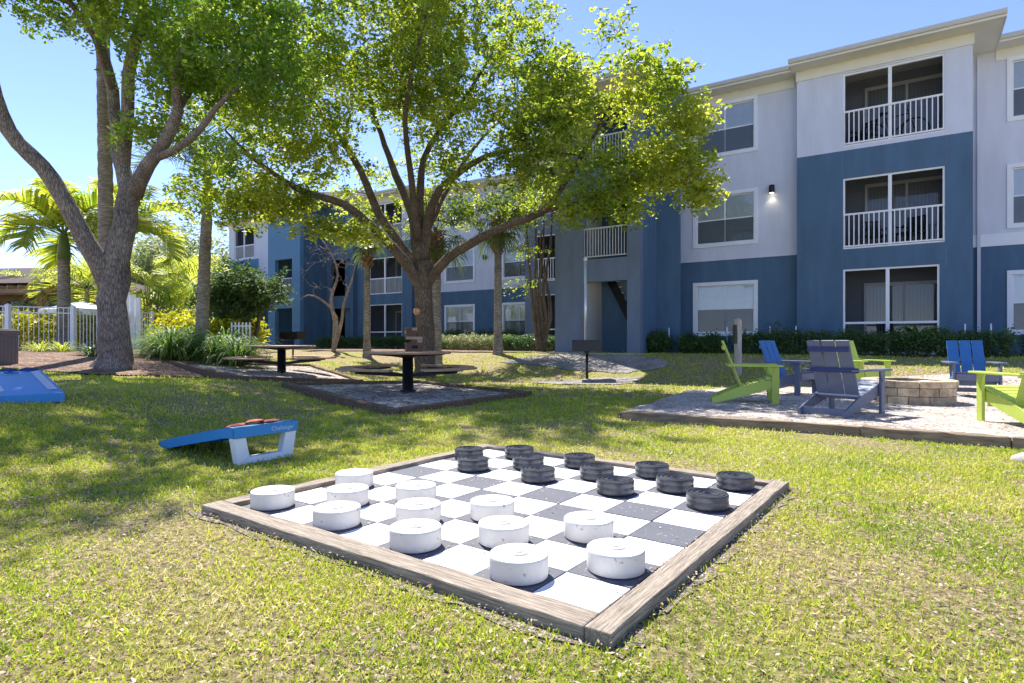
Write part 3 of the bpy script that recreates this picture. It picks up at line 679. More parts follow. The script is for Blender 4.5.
T2 = Vector((-5.77, 15.1, g(-5.77, 15.1)+.02)); ptable(T2.x, T2.y, T2.z, .35, 1.03, 'farther round picnic table on the left, empty top')
# tumbling tower of blocks
bw = [mat(n_, c, .8, .2, 8, .2, 60) for n_, c in (('dark_block_stain', (.035, .022, .02)), ('brown_block_stain', (.12, .06, .03)), ('pale_block_wood', (.34, .24, .16)), ('plum_block_stain', (.06, .04, .07)))]
tb = at(410, 345, 11.35); bx0 = MB().box(-.15, .15, -.049, .049, 0, .056).build('tower_block', bw[0], bevel=.004)
k_ = 0; first = True; variants = {0: bx0}
for L_ in range(8):
    for q in (-1, 0, 1):
        if (L_, q) in ((1, 0), (3, 1), (4, 0)): continue
        ci = random.choice([0, 0, 1, 1, 2, 3])
        if first: o = bx0; first = False
        else: o = bx0.copy(); COL.objects.link(o)
        if ci:
            if ci not in variants:
                me = bx0.data.copy(); me.materials.clear(); me.materials.append(bw[ci]); variants[ci] = me
            o.data = variants[ci]
        rz = .3+(math.pi/2 if L_ % 2 else 0); d_ = Vector((-math.sin(rz), math.cos(rz), 0))*q*.1
        o.location = (T1.x+.10+d_.x, T1.y+.05+d_.y, T1.z+.7505+L_*.0565); o.rotation_euler.z = rz+random.uniform(-.03, .03)
        tag(o, 'stained wooden block in the tumbling tower on the nearer picnic table', 'block', 'wooden blocks stacked as a tumbling tower')

# ------------------------------------------------------------------ grills, poles, post
def grill(p, rz, s, label):
    t = empty('park_grill', p, rz, label, 'grill', 'black steel park grills')
    MB().tube([(0, 0, -.1), (0, 0, .66*s)], .032*s, 12).build('post', M['black'], t)
    mb = MB(); w_, d_ = .36*s, .26*s; z0, z1 = .70*s, .98*s; th = .008
    mb.box(-w_, w_, -d_, d_, z0, z0+th); mb.box(-w_, -w_+th, -d_, d_, z0+th, z1); mb.box(w_-th, w_, -d_, d_, z0+th, z1); mb.box(-w_+th, w_-th, d_-th, d_, z0+th, z1); mb.box(-w_+th, w_-th, -d_, -d_+th, z0+th, z1-.03)
    mb.build('firebox', M['black'], t)
    mb = MB()
    for k in range(17): mb.box(-w_+.02+k*(2*w_-.04)/16-.004, -w_+.02+k*(2*w_-.04)/16+.004, -d_+.012, d_-.012, z1-.05, z1-.042)
    mb.build('cooking_grate', M['steel'], t)
    MB().tube([(0, 0, .64*s), (0, 0, .70*s)], [.05*s, .07*s], 12).build('swivel_collar', M['black'], t)
    mb = MB(); mb.tube([(-.12*s, -d_-.0, z0-.02), (-.12*s, -d_-.10, z0-.02)], .010, 8); mb.tube([(-.12*s, -d_-.10, z0-.02), (-.12*s, -d_-.17, z0-.02)], .018, 8); mb.build('handle', mat('rusty_handle', (.35, .09, .04), .8), t)
    return t
q = ong(587, 379.5); grill(q, -.12, 1.04, 'black park grill on a post in the middle of the lawn, by the silver pole')
q = ong(297, 352.5); q = Vector(at(297, 352.5, 20.5)); q = at(293, 352, 21); q.z = g(q.x, q.y); grill((q.x, q.y, q.z-.02), -.3, .98, 'black park grill near the building, beyond the left picnic table')
q = at(585.5, 357, 19.2)
t = empty('metal_pole', (q.x, q.y, g(q.x, q.y)), 0, 'tall thin silver pole standing behind the grill', 'pole')
MB().tube([(0, 0, -.1), (0, 0, 2.98)], .052, 14).build('shaft', M['steel'], t); MB().lathe([(.0005, 2.98), (.06, 2.98), (.06, 3.06), (.03, 3.09), (.0005, 3.09)], 14).build('cap', M['white_al'], t)
q = ong(738, 375)
t = empty('wooden_post', (q.x, q.y, g(q.x, q.y)), .4, 'square weathered post standing left of the blue backed chair', 'post')
mb = MB(); mb.box(-.062, .062, -.062, .062, -.1, 1.32); o = mb.build('shaft', M['wood_post'], t, bevel=.006)
mb = MB(); mb.add([(-.068, -.068, 1.322), (.068, -.068, 1.322), (.068, .068, 1.322), (-.068, .068, 1.322), (0, 0, 1.37)], [(3, 2, 1, 0), (0, 1, 4), (1, 2, 4), (2, 3, 4), (3, 0, 4)]); mb.build('cap', M['wood_post'], t)
MB().box(-.13, -.066, -.03, .03, .75, 1.2).build('hose_reel_bracket', M['black'], t)

# ------------------------------------------------------------------ apartment building
# local frame: x along the facade to the right, y = depth away from the camera, z up
def fx(px, d): r = (px-CX)/F; return -d*(sb-r*cb)/(cb+r*sb)
GF = .66; EZ = 9.22
X0 = fx(640, 18.0); D0 = 18.0
org = Vector((X0*cb+D0*sb, -X0*sb+D0*cb, 0))
bld = empty('apartment_building', org, -BB, 'three storey blue and pale grey stucco apartment building behind the lawn', 'building')
OFF = (X0, D0, 0)
def bmb(): return MB(OFF)
WT = .25
def wall(x0, x1, d, z0, z1, ops, zones, name='wall', thick=WT):
    """front wall with openings; zones = [(z_upto, mat_index)...]"""
    xs = sorted(set([x0, x1]+[v for o in ops for v in o[:2]])); zs = sorted(set([z0, z1]+[v for o in ops for v in o[2:]]+[z for z, _ in zones if z0 < z < z1]))
    def hole(i, k):
        if i < 0 or k < 0 or i >= len(xs)-1 or k >= len(zs)-1: return True
        xm = (xs[i]+xs[i+1])/2; zm = (zs[k]+zs[k+1])/2
        return any(o[0] < xm < o[1] and o[2] < zm < o[3] for o in ops)
    mb = bmb()
    for i in range(len(xs)-1):
        for k in range(len(zs)-1):
            if hole(i, k): continue
            a, b, c, e = xs[i], xs[i+1], zs[k], zs[k+1]; zm = (c+e)/2
            mi = next(m for z, m in zones if zm < z)
            q = lambda *v: mb.add(v, [(0, 1, 2, 3)], mi)
            q((a, d, c), (b, d, c), (b, d, e), (a, d, e)); q((b, d+thick, c), (a, d+thick, c), (a, d+thick, e), (b, d+thick, e))
            if hole(i-1, k): q((a, d+thick, c), (a, d, c), (a, d, e), (a, d+thick, e))
            if hole(i+1, k): q((b, d, c), (b, d+thick, c), (b, d+thick, e), (b, d, e))
            if hole(i, k-1): q((a, d+thick, c), (b, d+thick, c), (b, d, c), (a, d, c))
            if hole(i, k+1): q((a, d, e), (b, d, e), (b, d+thick, e), (a, d+thick, e))
    mats = [M['blue'], M['stucco'], M['slate'], M['trim'], M['lightblue'], M['cream']]
    return mb.build(name, mats, bld)
def side(x, d0, d1, z0, z1, mi, name='side_wall', th=.2):
    """wall along depth; outer face at x, thickness to the left if th>0"""
    mb = bmb(); zs = [z0]+[z for z, _ in mi if z0 < z < z1]+[z1]
    for a, b in zip(zs[:-1], zs[1:]):
        m = next(k for z, k in mi if (a+b)/2 < z); mb.box(min(x, x-th), max(x, x-th), d0, d1, a, b, m)
    return mb.build(name, [M['blue'], M['stucco'], M['slate'], M['trim'], M['lightblue'], M['cream']], bld)

Zl, Zb = 3.74, 6.62
FULL = [(99, 0)]
LB = [(Zl, 0), (99, 1)]; BL = [(Zb, 0), (99, 1)]; SLATE = [(99, 2)]
ZB0 = .0

def window_proto(w, h):
    t = .12; mb = MB()
    mb.box(-w/2, w/2, -.04, .03, h-t, h); mb.box(-w/2, w/2, -.04, .03, 0, t); mb.box(-w/2, -w/2+t, -.04, .03, t+.001, h-t-.001); mb.box(w/2-t, w/2, -.04, .03, t+.001, h-t-.001)
    W = mb.build('window', M['trim'], bld, bevel=.004)
    iw, ih = w-2*t, h-2*t; mb = MB(); f = .035
    mb.box(-iw/2, iw/2, .035, .07, t, t+f); mb.box(-iw/2, iw/2, .035, .07, h-t-f, h-t)
    for xx in (-iw/2, iw/2-f, -f/2-.01, -f/2+.01+.0): mb.box(xx, xx+f, .037, .068, t+f, h-t-f)
    mb.box(-iw/2+f, iw/2-f, .033, .072, t+ih*.5-.022, t+ih*.5+.022)
    mb.build('sash', M['sash'], W)
    mb = MB(); 
    for c_ in (-1, 1):
        for k in (1, 2): xx = c_*iw/4+(-iw/12 if k == 1 else iw/12); mb.box(xx-.006, xx+.006, .054, .060, t+.04, h-t-.04)
        for k in (1, 3): zz = t+ih*k/4; mb.box(c_*iw/4-iw/4+.04, c_*iw/4+iw/4-.04, .055, .059, zz-.006, zz+.006)
    mb.build('muntin_grid', M['sash'], W)
    MB().add([(-iw/2, .052, t), (iw/2, .052, t), (iw/2, .052, h-t), (-iw/2, .052, h-t)], [(0, 1, 2, 3)]).build('pane', M['glass'], W)
    MB().add([(-iw/2+.03, .031, t+.03), (iw/2-.03, .031, t+.03), (iw/2-.03, .031, t+ih*.5-.02), (-iw/2+.03, .031, t+ih*.5-.02)], [(0, 1, 2, 3)]).build('insect_screen', M['wscreen'], W)
    mb = MB(); n = int(ih/.05)
    for k in range(n):
        z = t+.01+k*(ih-.02)/n; mb.add([(-iw/2, .075, z), (iw/2, .075, z), (iw/2, .086, z+.056), (-iw/2, .086, z+.056)], [(0, 1, 2, 3)])
    mb.build('blind', M['blind'], W)
    MB().box(-iw/2-.1, iw/2+.1, .30, .34, 0, h).build('backing', M['dark'], W)
    return W
WW, WH = 2.08, 1.80
wproto = window_proto(WW, WH); wfirst = [True]
def window(xc, z, d):
    global wfirst
    o = wproto if wfirst[0] else copy_tree(wproto, bld)
    wfirst[0] = False
    o.location = (xc-X0, d-D0, z); return (xc-WW/2+.06, xc+WW/2-.06, z+.06, z+WH-.06)
def balcony(x0, x1, z0, z1, d, ground=False, rail='bars', depth=1.7, in_m='balc', screen=True):
    """recessed screened balcony behind an opening"""
    zf = z0 if not ground else GF
    a, b = x0-.25, x1+.25; y0, y1 = d+WT, d+depth; top = max(z1+.02, zf+2.6)
    mb = bmb()
    mb.box(a, b, y1, y1+.12, zf-.1, top); mb.box(a-.1, a, y0, y1+.12, zf-.1, top); mb.box(b, b+.1, y0, y1+.12, zf-.1, top)
    mb.box(a, b, y0, y1, top, top+.1, 0); mb.box(a, b, y0, y1, zf-.12, zf-.02, 1)
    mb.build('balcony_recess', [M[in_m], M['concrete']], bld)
    w_ = x1-x0; fz0 = zf-.02
    sx0, sx1 = x0+w_*.22, x1+.15; sz = zf+2.08
    mb = bmb(); y = y1-.03
    mb.box(sx0-.07, sx1+.07, y-.05, y, sz, sz+.10); mb.box(sx0-.07, sx0, y-.05, y, fz0, sz); mb.box(sx1, sx1+.07, y-.05, y, fz0, sz)
    sm_ = (sx0+sx1)/2; mb.box(sm_-.03, sm_+.03, y-.04, y-.005, fz0, sz)
    sd = mb.build('sliding_door', M['sash'], bld)
    mb = bmb()
    mb.add([(sx0, y-.02, fz0), (sx1, y-.02, fz0), (sx1, y-.02, sz), (sx0, y-.02, sz)], [(0, 1, 2, 3)])
    mb.build('pane', M['glass'], sd)
    mb = bmb(); n = int((sx1-sx0)/.09)
    for k in range(n):
        xx = sx0+k*(sx1-sx0)/n; mb.add([(xx, y-.003, fz0), (xx+.08, y-.010, fz0), (xx+.08, y-.010, sz), (xx, y-.003, sz)], [(0, 1, 2, 3)])
    mb.build('vertical_blind', mat_vb, sd)
    # frame
    f = .05; mb = bmb(); xm = x0+w_*.48; yy0, yy1 = d+.03, d+.09
    mb.box(x0, x0+f, yy0, yy1, z0, z1); mb.box(x1-f, x1, yy0, yy1, z0, z1); mb.box(x0+f, x1-f, yy0, yy1, z1-f, z1); mb.box(x0+f, x1-f, yy0, yy1, z0, z0+f)
    mb.box(xm-.045, xm+.045, yy0-.006, yy1, z0+f, z1-f)
    if ground or rail == 'panel': mb.box(x0+f, xm-.045, yy0+.005, yy1-.005, z0+.86, z0+.92); mb.box(xm+.045, x1-f, yy0+.005, yy1-.005, z0+.86, z0+.92)
    sf = mb.build('screen_frame', M['white_al'], bld)
    if screen:
        bmb().add([(x0+f, d+.10, z0+f), (x1-f, d+.10, z0+f), (x1-f, d+.10, z1-f), (x0+f, d+.10, z1-f)], [(0, 1, 2, 3)]).build('insect_screen', M['screen'], sf)
    if not ground and rail == 'bars':
        mb = bmb(); zr = z0+1.03; ya, yb = d-.012, d+.028
        mb.box(x0+.01, x1-.01, ya-.01, yb, zr-.05, zr); mb.box(x0+.01, x1-.01, ya, yb, z0+.06, z0+.10)
        n = int(w_/.125)
        for k in range(n+1):
            xx = x0+.03+(w_-.06)*k/n; mb.box(xx-.014, xx+.014, ya+.005, yb-.005, z0+.10, zr-.05)
        mb.build('railing', M['white_al'], bld)
    if not ground and rail == 'panel':
        mb = bmb(); ya = d+.045; n = int(w_/.10)
        for k in range(n): xx = x0+.06+(w_-.12)*k/n; mb.box(xx, xx+.036, ya, ya+.012, z0+.05, z0+.86)
        mb.build('railing', M['gutter'], bld)
    return (x0, x1, z0, z1)
mat_vb = mat('vertical_blind_vane', (.42, .43, .40), .7, .05, 3, 0)

ZT = (1.21, 4.18, 7.16)
# --- block C (facade right of the stair tower)
dC = 20.5; xC0 = X0; 
dB = 20.1; xB0 = fx(797, dB); xB1 = fx(973, dB)
xc = (fx(693, dC-.04)+fx(757.5, dC-.04))/2
ops = [window(xc, z, dC) for z in ZT]
wall(xC0-.1, xB0+.1, dC, ZB0, EZ, ops, LB)
bmb().box(xC0+.01, xB0-.01, dC-.028, dC-.002, Zl-.02, Zl+.025).build('band_trim', M['stucco'], bld)
# --- block B (bay with balconies)
bx0, bx1 = fx(843, dB), fx(945, dB)
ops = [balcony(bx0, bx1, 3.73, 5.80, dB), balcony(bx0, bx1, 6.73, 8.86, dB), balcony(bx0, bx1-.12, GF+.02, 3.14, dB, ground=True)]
wall(xB0, xB1, dB, ZB0, EZ, ops, BL)
side(xB0+.2, dB+WT, dC, ZB0, EZ, BL, th=.2); side(xB1, dB+WT, 23, ZB0, EZ, BL, th=.2)
# --- block A (right wing)
dA = 21.7; xA1 = xB1+13
ops = []
wxa = fx(1007, dA-.04)+WW/2
for xx in (wxa, wxa+4.2, wxa+8.4): ops += [window(xx, z, dA) for z in ZT]
wall(xB1+.001, xA1, dA, ZB0, EZ, ops, LB)
bmb().box(xB1+.002, xA1, dA-.03, dA-.002, Zl-.02, Zl+.33).build('band_trim', M['trim'], bld)
xd = fx(979, dA-.1)
mb = bmb(); mb.box(xd-.04, xd+.04, dA-.09, dA-.031, GF, EZ-.1); mb.build('downspout', M['stucco'], bld)
side(xA1, dA+WT, 33, ZB0, EZ, LB)
# --- stair tower T
dT = 18.0; xT0 = fx(555, dT); xT1 = X0
ox0, ox1 = fx(583, dT), fx(627, dT)
ops = [(ox0, ox1, GF, 2.99), (ox0, ox1, 3.73, 5.72), (ox0, ox1, 6.73, 8.75)]
wall(xT0, xT1, dT, ZB0, EZ, ops, SLATE)
side(xT1, dT+WT, dC, ZB0, EZ, FULL); side(xT0+.2, dT+WT, 25.5, ZB0, EZ, SLATE)
# tower interior: left cream wall up to back wall
def pxof(x, d): Xw = x*cb+d*sb; Zw = -x*sb+d*cb; return CX+F*Xw/Zw
dd = dT+.3
while pxof(ox0-.02, dd) < 601.5 and dd < 24: dd += .02
dBk = dd
mb = bmb()
for z0, z1 in ((GF, 3.35), (3.73, 6.35), (6.73, 9.1)):
    mb.box(ox0-.12, ox0-.01, dT+WT, dBk, z0, z1, 0)
mb.build('breezeway_wall', M['cream'], bld)
mb = bmb(); mb.box(ox0-.12, ox1+1.2, dBk, dBk+.15, ZB0, EZ-.02); mb.build('breezeway_back_wall', M['blue'], bld)
mb = bmb(); mb.box(ox1+1.2, ox1+1.3, dT+WT, dBk, ZB0, EZ-.02); mb.build('breezeway_end_wall', M['blue'], bld) if ox1+1.3 < xT1-.2 else None
mb = bmb()
for z in (3.73, 6.73): mb.box(ox0-.009, ox1+.4, dT+WT, dT+1.25, z-.30, z-.02)
mb.box(ox0-.3, ox1+.3, dT+WT, dBk, GF-.2, GF-.02)
mb.build('landing_slab', M['ceil'], bld)
mb = bmb()
for zb in (GF, 3.73):
    n = 14; xa = ox0+.25; L_ = (xT1-.62-xa)
    for k in range(n):
        f = k/n; xx = xa+L_*f; zz = zb+3.0-.1-2.9*f
        mb.box(xx, xx+.27, dT+1.45, dBk-.05, zz-.05, zz)
st = mb.build('stair_treads', M['concrete'], bld)
mb = bmb()
for zb in (GF, 3.73):
    for yy in (dT+1.38, dBk-.10): mb.beam((ox0+.2, yy, zb+2.85), (xT1-.32, yy, zb+.05), .06, .26)
mb.build('stair_stringer', M['black'], bld)
for zb in (3.73, 6.73):
    mb = bmb(); zr = zb+1.05; mb.box(ox0, ox1, dT+.06, dT+.10, zr-.05, zr); mb.box(ox0, ox1, dT+.06, dT+.10, zb+.08, zb+.12)
    n = 15
    for k in range(n+1): xx = ox0+.02+(ox1-ox0-.04)*k/n; mb.box(xx-.012, xx+.012, dT+.068, dT+.092, zb+.12, zr-.05)
    mb.build('stair_railing', M['gutter'], bld)
mb = bmb(); mb.box(xT0-.4, xT1+.2, dT-.55, dT-.004, GF-.5, GF+.0); mb.build('entry_slab', M['concrete'], bld)
# --- D (screened balconies left of the tower)
dD = 23.3; xD0 = fx(525, dD)
da0, da1 = fx(535.5, dD), xT0-.15
ops = [balcony(da0, da1, 3.73, 5.80, dD), balcony(da0, da1, 6.73, 8.86, dD), balcony(da0, da1, GF+.02, 3.14, dD, ground=True)]
wall(xD0, xT0-.001, dD, ZB0, EZ, ops, SLATE); side(xD0+.2, dD+WT, 25.5, ZB0, EZ, SLATE)
# --- E (windows left of that)
dE = 25.5; dF = 24.5; xF1 = fx(412, dF); 
ops = []
for pxa, pxb in ((444.3, 473.9), (501.7, 531.5)):
    xx = fx(pxa, dE-.04)+WW/2; ops += [window(xx, z, dE) for z in ZT]
wall(xF1-.1, xD0+.2-.001, dE, ZB0, EZ, ops, LB)
# --- F (bay with balconies)
xF0 = fx(345, dF); fa, fb = fx(369, dF), fx(402, dF)
ops = [balcony(fa, fb, 3.73, 5.80, dF, rail='panel'), balcony(fa, fb, 6.73, 8.86, dF, rail='panel'), balcony(fa, fb, GF+.02, 3.14, dF, ground=True)]
wall(xF0, xF1, dF, ZB0, EZ, ops, BL); side(xF1, dF+WT, dE, ZB0, EZ, BL)
# --- G, T2 (second stair tower)
dG = 24.2; dT2 = 22.3; xU1 = fx(300, dT2); xU0 = fx(268, dT2); xG1 = fx(353, dG)
ga, gb = fx(330.5, dG), xG1-.25
wall(xU1+.001, xG1, dG, ZB0, EZ, [(ga, gb, GF, 2.99), (ga, gb, 3.73, 5.9)], FULL)
side(xG1, dG+WT, 24.9, ZB0, EZ, FULL)
mb = bmb(); mb.box(ga-.3, gb+.02, dG+2.2, dG+2.3, ZB0, 6.4, 0); mb.build('breezeway_back_wall', M['slate'], bld)
mb = bmb()
for zb in (GF, 3.73): mb.beam((ga-.2, dG+1.0, zb+2.9), (gb+.6, dG+1.0, zb+.4), 1.0, .24)
mb.build('stair_stringer', M['black'], bld)
ua, ub = fx(275, dT2), fx(292, dT2)
wall(xU0, xU1, dT2, ZB0, EZ, [(ua, ub, GF, 2.99), (ua, ub, 3.73, 5.9)], [(99, 4)])
side(xU1, dT2+WT, dG, ZB0, EZ, FULL); side(xU0+.2, dT2+WT, 26, ZB0, EZ, [(99, 4)])
mb = bmb(); mb.box(ua-.3, ub+.6, dT2+1.6, dT2+1.7, ZB0, 6.4); mb.build('breezeway_back_wall', M['cream'], bld)
mb = bmb(); zb = 3.73; mb.box(ua, ub, dT2+.06, dT2+.10, zb+1.0, zb+1.05)
for k in range(12): xx = ua+.03+(ub-ua-.06)*k/11; mb.box(xx-.012, xx+.012, dT2+.068, dT2+.092, zb+.0, zb+1.0)
mb.build('stair_railing', M['gutter'], bld)
# --- H (far left block)
dH = 24.4; xH0 = fx(229, dH); ha, hb = fx(234.5, dH), fx(254, dH)
ops = [balcony(ha, hb, 6.73, 8.86, dH, rail='panel'), balcony(ha, hb, 3.73, 5.80, dH, rail='panel')]
wall(xH0, fx(259, dH), dH, ZB0, EZ, ops, [(Zb, 4), (99, 1)])
wall(fx(259, dH)+.001, xU0+.2, dH-.02, ZB0, EZ, [], LB)
side(xH0+.2, dH+WT, 33, ZB0, EZ, LB)
mb = bmb(); mb.box(xH0, xA1, 33, 33.2, ZB0, EZ); mb.build('back_wall', M['blue'], bld)

# roof: eaves, friezes, gutters, shingle slopes per block
def eave(x0, x1, d, dz, ov=.62, ovl=None, left=True, right=True, ridge=29.0, fx0=None, fx1=None):
    a = x0-((ovl if ovl is not None else ov) if left else 0); b = x1+(ov if right else 0); y0 = d-ov; z = EZ+dz
    bmb().box(x0-.03*left, x1+.03*right, d-.035, d-.003, EZ-.30, EZ-.002).build('frieze', M['soffit'], bld)
    bmb().box(a, b, y0, 33.2, z, z+.05).build('soffit', M['soffit'], bld)
    mb = bmb(); mb.box(a, b, y0-.022, y0-.002, z-.02, z+.15); 
    if right: mb.box(b+.002, b+.022, y0, 33.2, z-.02, z+.15)
    if left: mb.box(a-.022, a-.002, y0, 33.2, z-.02, z+.15)
    mb.build('fascia', M['soffit'], bld)
    mb = bmb(); prof = [(-.025, .04), (-.025, .152), (-.12, .152), (-.125, .10), (-.09, .04)]
    n = len(prof); vs = [(a-.02, y0+p, z+q) for p, q in prof]+[(b+.02, y0+p, z+q) for p, q in prof]
    mb.add(vs, [tuple(range(n)), tuple(range(2*n-1, n-1, -1))]+[(i, n+i, n+(i+1) % n, (i+1) % n) for i in range(n)]); mb.build('gutter', M['gutter'], bld)
    mb = bmb(); h = .28*(ridge-y0); z1 = z+.156; ins = min((ridge-y0)*1.0, (b-a)*(.5 if left and right else .9))
    vs = [(a, y0-.02, z1), (b, y0-.02, z1), (b, ridge, z1+h), (a, ridge, z1+h), (a, 33.2, z1), (b, 33.2, z1)]
    if right: vs[2] = (b-ins, ridge, z1+h)
    if left: vs[3] = (a+ins, ridge, z1+h)
    mb.add(vs, [(0, 1, 2, 3), (3, 2, 5, 4), (1, 5, 2), (0, 3, 4)]); mb.build('roof_slope', M['shingle'], bld)
eave(xB0, xB1, dB, 0.000, ovl=.12); eave(xB1+.62, xA1, dA, -.006, left=False); eave(X0+.0, xB0-.121, dC, -.010, left=False, right=False)
eave(xT0, X0, dT, .006); eave(xD0, xT0-.62, dD, -.004, left=True, right=False)
eave(xF1+.62, xD0-.62, dE, -.014, left=False, right=False); eave(xF0, xF1, dF, -.008)
eave(xU1+.62, xG1, dG, -.016, left=False); eave(xU0, xU1, dT2, -.002); eave(xH0, xU0-.62, dH, -.012, right=False)

# wall lights
def sconce(x, d, z, lit):
    mb = bmb(); mb.lathe([(.0005, 0), (.085, 0), (.085, .24), (.0005, .26)], 16, c=(x, d-.12, z)); mb.box(x-.04, x+.04, d-.05, d-.001, z+.06, z+.18)
    o = mb.build('wall_light', M['black'], bld)
    if lit:
        mb = bmb(); mb.lathe([(.0005, -.012), (.06, -.012), (.06, -.003), (.0005, -.003)], 16, c=(x, d-.12, z)); mb.build('lamp', M['lamp'], o)
        ld = bpy.data.lights.new('wall_lamp', 'SPOT'); ld.energy = 3.5; ld.spot_size = R(115); ld.spot_blend = .7; ld.color = (1, .82, .55); ld.shadow_soft_size = .05
        lo = bpy.data.objects.new('wall_lamp', ld); COL.objects.link(lo); lo.parent = bld; lo.location = (x-X0, d-.12-D0, z-.03)
m, nt, bs, out = newmat('lamp_glow'); bs.inputs['Emission Color'].default_value = (1, .85, .6, 1); bs.inputs['Emission Strength'].default_value = 6; M['lamp'] = m
sconce(fx(772.5, dC), dC, 5.72, True); sconce(fx(485.5, dE), dE, 5.3, False)
mb = bmb(); xl = (ox0+ox1)/2+.25; mb.lathe([(.0005, -.10), (.08, -.08), (.11, 0), (.0005, 0)], 16, c=(xl, dT+.7, 3.42)); mb.build('ceiling_light', M['lamp'], bld)
# downspouts and control joints
for xx, d in ((xB0-.12, dC),): pass
mb = bmb()
for xx, z0, z1, d in ((bx0-.02, 3.0, 3.7, dB), (bx1+.02, 3.0, 3.7, dB), (bx0-.02, 5.86, Zb, dB), (bx1+.02, 5.86, Zb, dB), (bx0, 8.9, EZ-.32, dB)):
    mb.box(xx-.006, xx+.006, d-.004, d-.001, z0, z1)
mb.build('control_joint', M['slate'], bld)

# things on the balconies (world placement through the building frame)
def bw_(x, d, z): return Vector((x*cb+d*sb, -x*sb+d*cb, z))
def bicycle(p, rz, label):
    t = empty('bicycle', p, rz, label, 'bicycle')
    def wheel(cx):
        W = MB(); n = 28; Rr = .33
        W.tube([(cx+Rr*math.cos(2*math.pi*k/n), 0, .35+Rr*math.sin(2*math.pi*k/n)) for k in range(n+1)], .022, 6, cap=False); o = W.build('wheel', M['black'], t)
        S_ = MB(); 
        for k in range(12): a = math.pi*2*k/12; S_.tube([(cx, 0, .35), (cx+.31*math.cos(a), 0, .35+.31*math.sin(a))], .003, 4)
        S_.build('spokes', M['steel'], o)
    wheel(-.52); wheel(.52)
    fm = MB(); bb = (-.08, 0, .30); st_ = (-.20, 0, .78); hd = (.36, 0, .84); hb_ = (.40, 0, .70)
    for a, b in ((bb, st_), (st_, hd), (bb, hb_), ((-.52, 0, .35), bb), ((-.52, 0, .35), st_), (hd, (.52, 0, .35))): fm.tube([a, b], .018, 8)
    fm.tube([(.36, 0, .84), (.34, 0, .98)], .014, 8); fm.tube([st_, (-.23, 0, .92)], .014, 8); fm.build('frame', mat('dark_red_frame', (.10, .02, .02), .4), t)
    MB().tube([(.34, -.28, 1.0), (.34, 0, .98), (.34, .28, 1.0)], .014, 8).build('handlebar', M['black'], t)
    MB().tube([(-.36, 0, .92), (-.25, 0, .94), (-.10, 0, .93)], [.07, .05, .02], 8).build('saddle', M['black'], t)
def pchair(p, rz, label, s=1):
    t = empty('balcony_chair', p, rz, label, 'chair', 'dark chairs on the balconies')
    for sx in (-.24, .24):
        for sy in (-.22, .22): MB().box(sx-.018, sx+.018, sy-.018, sy+.018, 0, .42).build('leg', M['black'], t)
        MB().box(sx-.025, sx+.025, -.24, .24, .62, .65).build('arm', M['black'], t)
    MB().box(-.26, .26, -.25, .25, .42, .46).build('seat', M['black'], t)
    m_ = MB()
    for k in range(6): m_.beam((-.21+k*.084, .23, .46), (-.21+k*.084, .33, .95), .05, .015)
    m_.beam((-.25, .33, .93), (.25, .33, .93), .04, .04); m_.build('backrest', M['black'], t)
bxm = bx0+(bx1-bx0)*.45
bicycle(bw_(bxm+.15, dB+.55, 6.73), -BB+.05, 'dark bicycle parked on the top floor balcony of the right bay')
pchair(bw_(bx0+.45, dB+.8, 6.73), -BB-.6, 'dark chair left of the bicycle on the top balcony')
pchair(bw_(bx0+.75, dB+.9, 3.73), -BB+.3, 'dark chair at the left of the middle floor balcony')
pchair(bw_(bx0+1.75, dB+.8, 3.73), -BB-.2, 'dark chair in the middle of the middle floor balcony')
pchair(bw_(bx1-.8, dB+.8, 3.73), -BB-.7, 'dark chair at the right of the middle floor balcony')
pchair(bw_(bx0+1.15, dB+.9, GF), -BB+.5, 'dark chair on the ground floor patio behind the screen')
